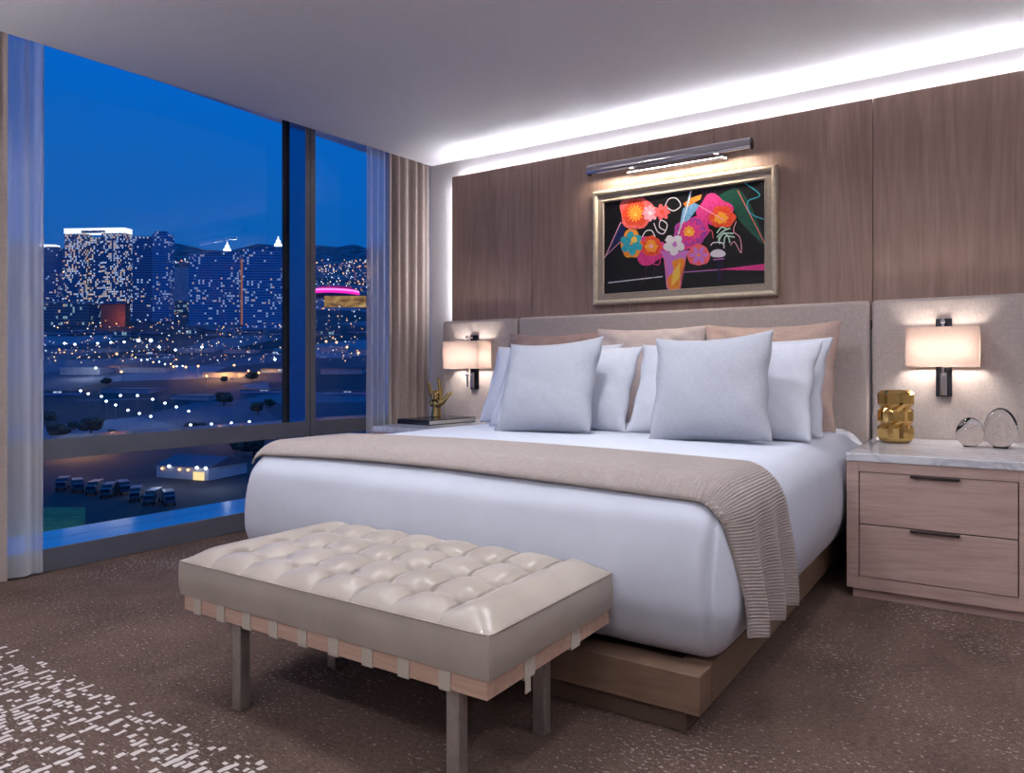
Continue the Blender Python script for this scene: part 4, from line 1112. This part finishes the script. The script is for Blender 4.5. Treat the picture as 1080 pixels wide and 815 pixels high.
CP = [(85, 412, 0), (93, 415, 0), (107, 418, 0), (127, 417, 0), (145, 417, 0), (161, 421, 0), (174, 425, 0), (186, 429, 0), (199, 433.5, 0), (112, 423, 0), (122, 427, 0), (135, 432.5, 0), (147, 436, 0), (159, 439, 0), (201, 448, .2), (223, 447, .2), (244, 446, .1), (263, 444.5, 0)]
for u, v, k in CP: street_lamp(u, v, 330, False, 'white car park lamp in the rows across the lower half of the big pane', 'white lamps of the car park rows', 1.25)
YL = [(68, 362), (79, 363), (103, 362), (117, 361), (131, 360.5), (146, 359), (159, 359), (168, 366), (185, 369), (213, 366), (290, 379), (101, 388)]
for u, v in YL: street_lamp(u, v, 560, False, 'cool white lamp in the line above the warehouse yard', 'white lamps of the yard road', 1.25 if u not in (146, 159) else 1.9)
for k in range(9): street_lamp(143.0 + k * 6.2, 377 + k * 1.1 + (1.5 if k % 2 else 0), 520, k % 3 == 0, 'small lamp in the slanting string of lamps above the lit yard', 'lamps along the slanting road', 0.8)
for u, v in ((123, 373), (128, 392), (183, 386.5), (196, 387), (209, 386), (218, 396.5), (262, 391), (273, 393), (247, 385)): street_lamp(u, v, 500, True, 'amber lamp lighting the orange yard right of centre in the big pane', 'amber lamps of the yard', 1.15)
for u, v in ((355, 361), (366, 366), (344, 360), (378, 372)): street_lamp(u, v, 620, True, 'amber lamp among the roofs beyond the narrow pane', 'amber lamps beyond the narrow pane', 1.2)

# light points too far and many to count
bm = bmesh.new(); rnd = random.Random(21)
def dot(p, r, mi):
    vs = [bm.verts.new(p + Vector(q) * r) for q in ((1, 0, 0), (-1, 0, 0), (0, 1, 0), (0, -1, 0), (0, 0, 1), (0, 0, -1))]
    for a, b, c in ((0, 2, 4), (2, 1, 4), (1, 3, 4), (3, 0, 4), (2, 0, 5), (1, 2, 5), (3, 1, 5), (0, 3, 5)):
        f = bm.faces.new((vs[a], vs[b], vs[c])); f.material_index = mi
for k in range(2300):
    u = rnd.uniform(36, 400)
    w = 560 + 4600 * rnd.random() ** 1.5
    z = zter(w) + rnd.uniform(3, 8) * (1 if w < 1500 else 3)
    dot(far(u, w, z), w * rnd.choice((0.0004, 0.0005, 0.0006, 0.0008, 0.0011)), rnd.choice((0, 0, 0, 1, 1, 2)))
o = obj('city_lights', bm, [emit('far_light_warm', lin(255, 205, 150), 2.2), emit('far_light_white', lin(225, 238, 255), 2.0), emit('far_light_amber', lin(255, 150, 80), 1.8)], recalc=False)
tag(o, 'countless tiny points of light scattered over the valley and hillside', 'city lights', kind='stuff')

# near lot below the low pane: lit shed, parked trucks, trees, grass
WN = 205
shed = site('shed', 192, WN, 'white shed with wall lights behind the parked trucks in the low pane', 'building', -18); zb = zter(WN)
hw = wpx(36, WN); zr = zpx(492, WN) - zb
slab_part('wall', shed, MAT['concrete'], -hw, hw, 0, 14, 0, zr)
bm = bmesh.new(); A = [bm.verts.new(q) for q in ((-hw - .4, -.4, zr), (hw + .4, -.4, zr), (hw + .4, 14.4, zr), (-hw - .4, 14.4, zr), (-hw - .4, 7, zr + 2.6), (hw + .4, 7, zr + 2.6))]
for f in ((0, 1, 5, 4), (2, 3, 4, 5), (0, 4, 3), (1, 2, 5), (0, 3, 2, 1)): bm.faces.new([A[i] for i in f])
obj('roof', bm, MAT['roof_dark'], shed, local=True)
slab_part('lit_doorway', shed, emit('doorway_glow', lin(255, 225, 160), 1.1), hw * 0.45, hw * 0.85, -0.25, -0.02, 0, 2.4)
for x, wm in ((-0.72, 1), (-0.45, 0), (-0.05, 1), (0.28, 1), (0.62, 0), (0.95, 0)):
    b = bmesh.new(); bmesh.ops.create_icosphere(b, subdivisions=2, radius=0.30 if wm else 0.42); bmesh.ops.translate(b, verts=b.verts[:], vec=(x * hw, -0.5, zr - 0.8 + (0.8 if not wm else 0)))
    obj('wall_light', b, MAT['lamp_warm' if wm else 'lamp_white'], shed, local=True)
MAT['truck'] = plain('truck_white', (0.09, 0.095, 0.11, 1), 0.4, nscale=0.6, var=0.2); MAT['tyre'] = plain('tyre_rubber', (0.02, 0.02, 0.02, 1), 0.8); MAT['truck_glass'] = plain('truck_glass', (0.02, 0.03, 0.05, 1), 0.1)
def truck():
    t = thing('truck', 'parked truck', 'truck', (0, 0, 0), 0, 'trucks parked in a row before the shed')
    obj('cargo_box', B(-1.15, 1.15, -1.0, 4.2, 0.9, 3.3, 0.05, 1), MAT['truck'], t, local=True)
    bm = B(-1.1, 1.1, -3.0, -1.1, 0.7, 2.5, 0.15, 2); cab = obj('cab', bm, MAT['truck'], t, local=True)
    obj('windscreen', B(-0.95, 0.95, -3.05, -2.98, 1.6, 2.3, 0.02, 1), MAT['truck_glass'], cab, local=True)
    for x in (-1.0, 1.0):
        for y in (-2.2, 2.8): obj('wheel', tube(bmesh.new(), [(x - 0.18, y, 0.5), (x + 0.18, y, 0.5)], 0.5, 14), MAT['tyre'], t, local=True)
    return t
proto = truck()
spots = [(66, 513, 0), (82, 515, 1), (99, 517, 2), (114, 520, 3), (131, 517, 4), (143, 524, 5), (160, 527, 6), (178, 528, 7)]
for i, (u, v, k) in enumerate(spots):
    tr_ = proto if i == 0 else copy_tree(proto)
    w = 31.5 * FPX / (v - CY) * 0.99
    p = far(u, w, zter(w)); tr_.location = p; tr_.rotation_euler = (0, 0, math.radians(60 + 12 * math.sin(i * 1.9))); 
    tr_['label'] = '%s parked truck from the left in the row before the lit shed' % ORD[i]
m = M('dark_foliage'); p = m.pr((0.03, 0.05, 0.03, 1), 0.9); m.l(m.ramp(m.noise(m.coord(), 1.5, 4), [(0.3, (0.015, 0.025, 0.02, 1)), (0.7, (0.06, 0.09, 0.06, 1))]), p.inputs['Base Color']); MAT['leaf'] = m.m
MAT['bark'] = plain('bark', (0.05, 0.04, 0.03, 1), 0.9)
def tree():
    t = thing('tree', 'tree', 'tree', (0, 0, 0), 0, 'dark trees around the lots')
    bm = bmesh.new(); rnd2 = random.Random(4)
    for k in range(9):
        b = bmesh.new(); bmesh.ops.create_icosphere(b, subdivisions=3, radius=rnd2.uniform(0.9, 1.6))
        c = Vector((rnd2.uniform(-1.3, 1.3), rnd2.uniform(-1.3, 1.3), rnd2.uniform(2.6, 5.2)))
        for v_ in b.verts: v_.co = c + v_.co * (1 + 0.35 * noise.noise(v_.co * 2.5 + c))
        merge(bm, b)
    obj('crown', bm, MAT['leaf'], t, local=True, recalc=False); obj('trunk', tube(bmesh.new(), [(0, 0, 0), (0.1, 0, 3)], [0.25, 0.15], 8), MAT['bark'], t, local=True)
    return t
tp = tree()
TS = [(50, 432, 340, 'left of the car park lamps'), (62, 448, 300, 'left of the car park lamps'), (78, 442, 320, 'left of the car park lamps'), (96, 446, 310, 'left of the car park lamps'), (116, 449, 300, 'left of the car park lamps'), (236, 421, 400, 'right of the car park lamps'), (285, 424, 390, 'right of the car park lamps'), (272, 432, 370, 'right of the car park lamps'),
      (266, 386, 492, 'in the orange-lit yard'), (236, 384, 485, 'in the orange-lit yard'), (208, 468, 292, 'behind the lit shed'), (250, 478, 262, 'behind the lit shed'), (268, 482, 250, 'behind the lit shed'), (112, 396, 475, 'near the pale warehouse')]
for i, (u, v, w, where) in enumerate(TS):
    q = tp if i == 0 else copy_tree(tp)
    q.location = far(u, w, zter(w) - 0.5); q.rotation_euler = (0, 0, i * 1.3); s = (1.1 + 0.35 * math.sin(i * 2.7)) * (0.8 if w < 200 else 1.0); q.scale = (s * 1.4, s * 1.4, s)
    q['label'] = 'dark bushy tree %s outside the window' % where
bm = bmesh.new(); grid(bm, 24, 12, lambda a, b: far(20 + 70 * a, 118 + 44 * b, zter(118 + 44 * b) + 0.25))
o = obj('grass', bm, plain('lawn_green', (0.06, 0.16, 0.04, 1), 0.9, nscale=0.5, var=0.4)); tag(o, 'patch of green lawn at the bottom left of the low pane', 'grass', kind='stuff')

def point(p, e, col, r=0.6, name='yard_light'):
    ld = bpy.data.lights.new(name, 'POINT'); ld.energy = e; ld.color = col; ld.shadow_soft_size = r
    o = bpy.data.objects.new(name, ld); C.objects.link(o); o.location = p; return o
AMB = (1.0, 0.45, 0.12)
for u, w, h, e in ((75, 250, 7, 7000), (100, 255, 7, 5000), (235, 300, 9, 4500), (205, 310, 9, 2500), (190, 195, 6, 300), (232, 500, 9, 22000), (262, 505, 9, 22000), (205, 505, 9, 7000), (120, 560, 9, 6000)): point(far(u, w, zter(w) + h), e, AMB)
for u, w, h, e in ((168, 192, 6, 1400), (228, 190, 6, 1600), (150, 330, 9, 1200), (190, 345, 9, 1200), (110, 340, 9, 1000), (88, 500, 10, 9000)): point(far(u, w, zter(w) + h), e, (0.85, 0.95, 1.0))
point(far(119, 860, zter(860) + 14), 7000, (1.0, 0.35, 0.15))
point(far(60, 135, zter(135) + 6), 500, (0.8, 1.0, 0.6))

# ------------------------------------------------------------------ light
wd = bpy.data.worlds.new('dusk_sky'); S.world = wd; wd.use_nodes = True
nt = wd.node_tree; nt.nodes.clear()
out = nt.nodes.new('ShaderNodeOutputWorld'); bg = nt.nodes.new('ShaderNodeBackground')
tc = nt.nodes.new('ShaderNodeTexCoord'); sp = nt.nodes.new('ShaderNodeSeparateXYZ'); rp = nt.nodes.new('ShaderNodeValToRGB')
nt.links.new(tc.outputs['Generated'], sp.inputs[0]); nt.links.new(sp.outputs[2], rp.inputs[0]); nt.links.new(rp.outputs[0], bg.inputs[0]); nt.links.new(bg.outputs[0], out.inputs[0])
e = rp.color_ramp.elements
stops = [(0.0, lin(30, 70, 140)), (0.17, lin(8, 88, 168)), (0.30, lin(4, 92, 180)), (0.42, lin(2, 98, 200)), (0.75, lin(30, 128, 245))]
while len(e) < len(stops): e.new(0.5)
for q, (p_, c_) in zip(e, stops): q.position = p_; q.color = c_
bg.inputs[1].default_value = 1.15

def area(name, loc, size, size_y, energy, col, rot, spread=180, shape='RECTANGLE'):
    ld = bpy.data.lights.new(name, 'AREA'); ld.shape = shape; ld.size = size
    if shape == 'RECTANGLE': ld.size_y = size_y
    ld.energy = energy; ld.color = col; ld.spread = math.radians(spread)
    o = bpy.data.objects.new(name, ld); C.objects.link(o); o.location = loc; o.rotation_euler = rot
    return o
# cove strip hidden behind the top of the wood panels, and its return down the left edge
COVE = (0.96, 0.95, 1.0)
area('cove_and_fill_strip', ((edges[0] + edges[3]) / 2, 4.165, 2.550), edges[3] - edges[0] - 0.06, 0.016, 17, COVE, (PI + math.radians(32), 0, 0))
area('cove_and_fill_strip', ((edges[0] + edges[3]) / 2, 4.160, 2.553), edges[3] - edges[0] - 0.06, 0.014, 13, COVE, (PI + math.radians(60), 0, 0), 95)
area('cove_return', (-3.772, 4.169, 1.97), 1.1, 0.016, 4.0, COVE, (0, math.radians(90), 0))
# unseen fill strips added along the front and right walls to brighten the ceiling
area('cove_and_fill_strip', (-0.9, YB + 0.05, zc(0) - 0.14), 6.0, 0.02, 70, COVE, (PI, 0, 0))
area('cove_and_fill_strip', (XR - 0.05, 0.7, zc(0) - 0.14), 0.02, 6.0, 50, COVE, (PI, 0, 0))
# upward fill lights added out of view to even out the ceiling
for x, y, en in ((2.05, 2.3, 21), (-3.7, 0.1, 15), (-0.6, -1.6, 36)): area('ceiling_fill', (x, y, 1.75), 0.3, 0, en, (0.97, 0.96, 1.0), (PI, 0, 0), 180, 'DISK')
# picture light throw
area('picture_throw', ((XA + XB) / 2, YT + 0.004, ZT - 0.006), XB - XA - 0.06, 0.02, 7.0, (1.0, 0.86, 0.68), (math.radians(24), 0, 0))
area('picture_throw', (-1.82, 4.088, 2.328), 0.66, 0.012, 1.9, (1.0, 0.86, 0.68), (math.radians(10), 0, 0))
# overhead lamps over the bed's foot, inferred from shadows; the rest added as fill
for x, y, en in ((-3.0, 1.1, 8), (-1.7, 1.1, 9), (-0.4, 1.2, 8), (1.1, 1.6, 10), (-2.6, 1.9, 7), (-1.5, 2.3, 10), (-0.3, 2.7, 6), (-2.8, -0.7, 15), (-0.8, -0.7, 15), (1.2, -0.7, 12)):
    area('downlight_and_fill', (x, y, zc(y) - 0.004), 0.16, 0, en, (0.95, 0.95, 1.0), (0, 0, 0), 150, 'DISK')

# ------------------------------------------------------------------ view
S.view_settings.view_transform = 'Standard'; S.view_settings.look = 'None'; S.view_settings.gamma = 1.0
S.view_settings.use_curve_mapping = False; S.view_settings.exposure = 0.0
cy = S.cycles
cy.use_denoising = True; cy.sample_clamp_indirect = 4.0; cy.max_bounces = 8; cy.transparent_max_bounces = 12; cy.caustics_reflective = False; cy.caustics_refractive = False
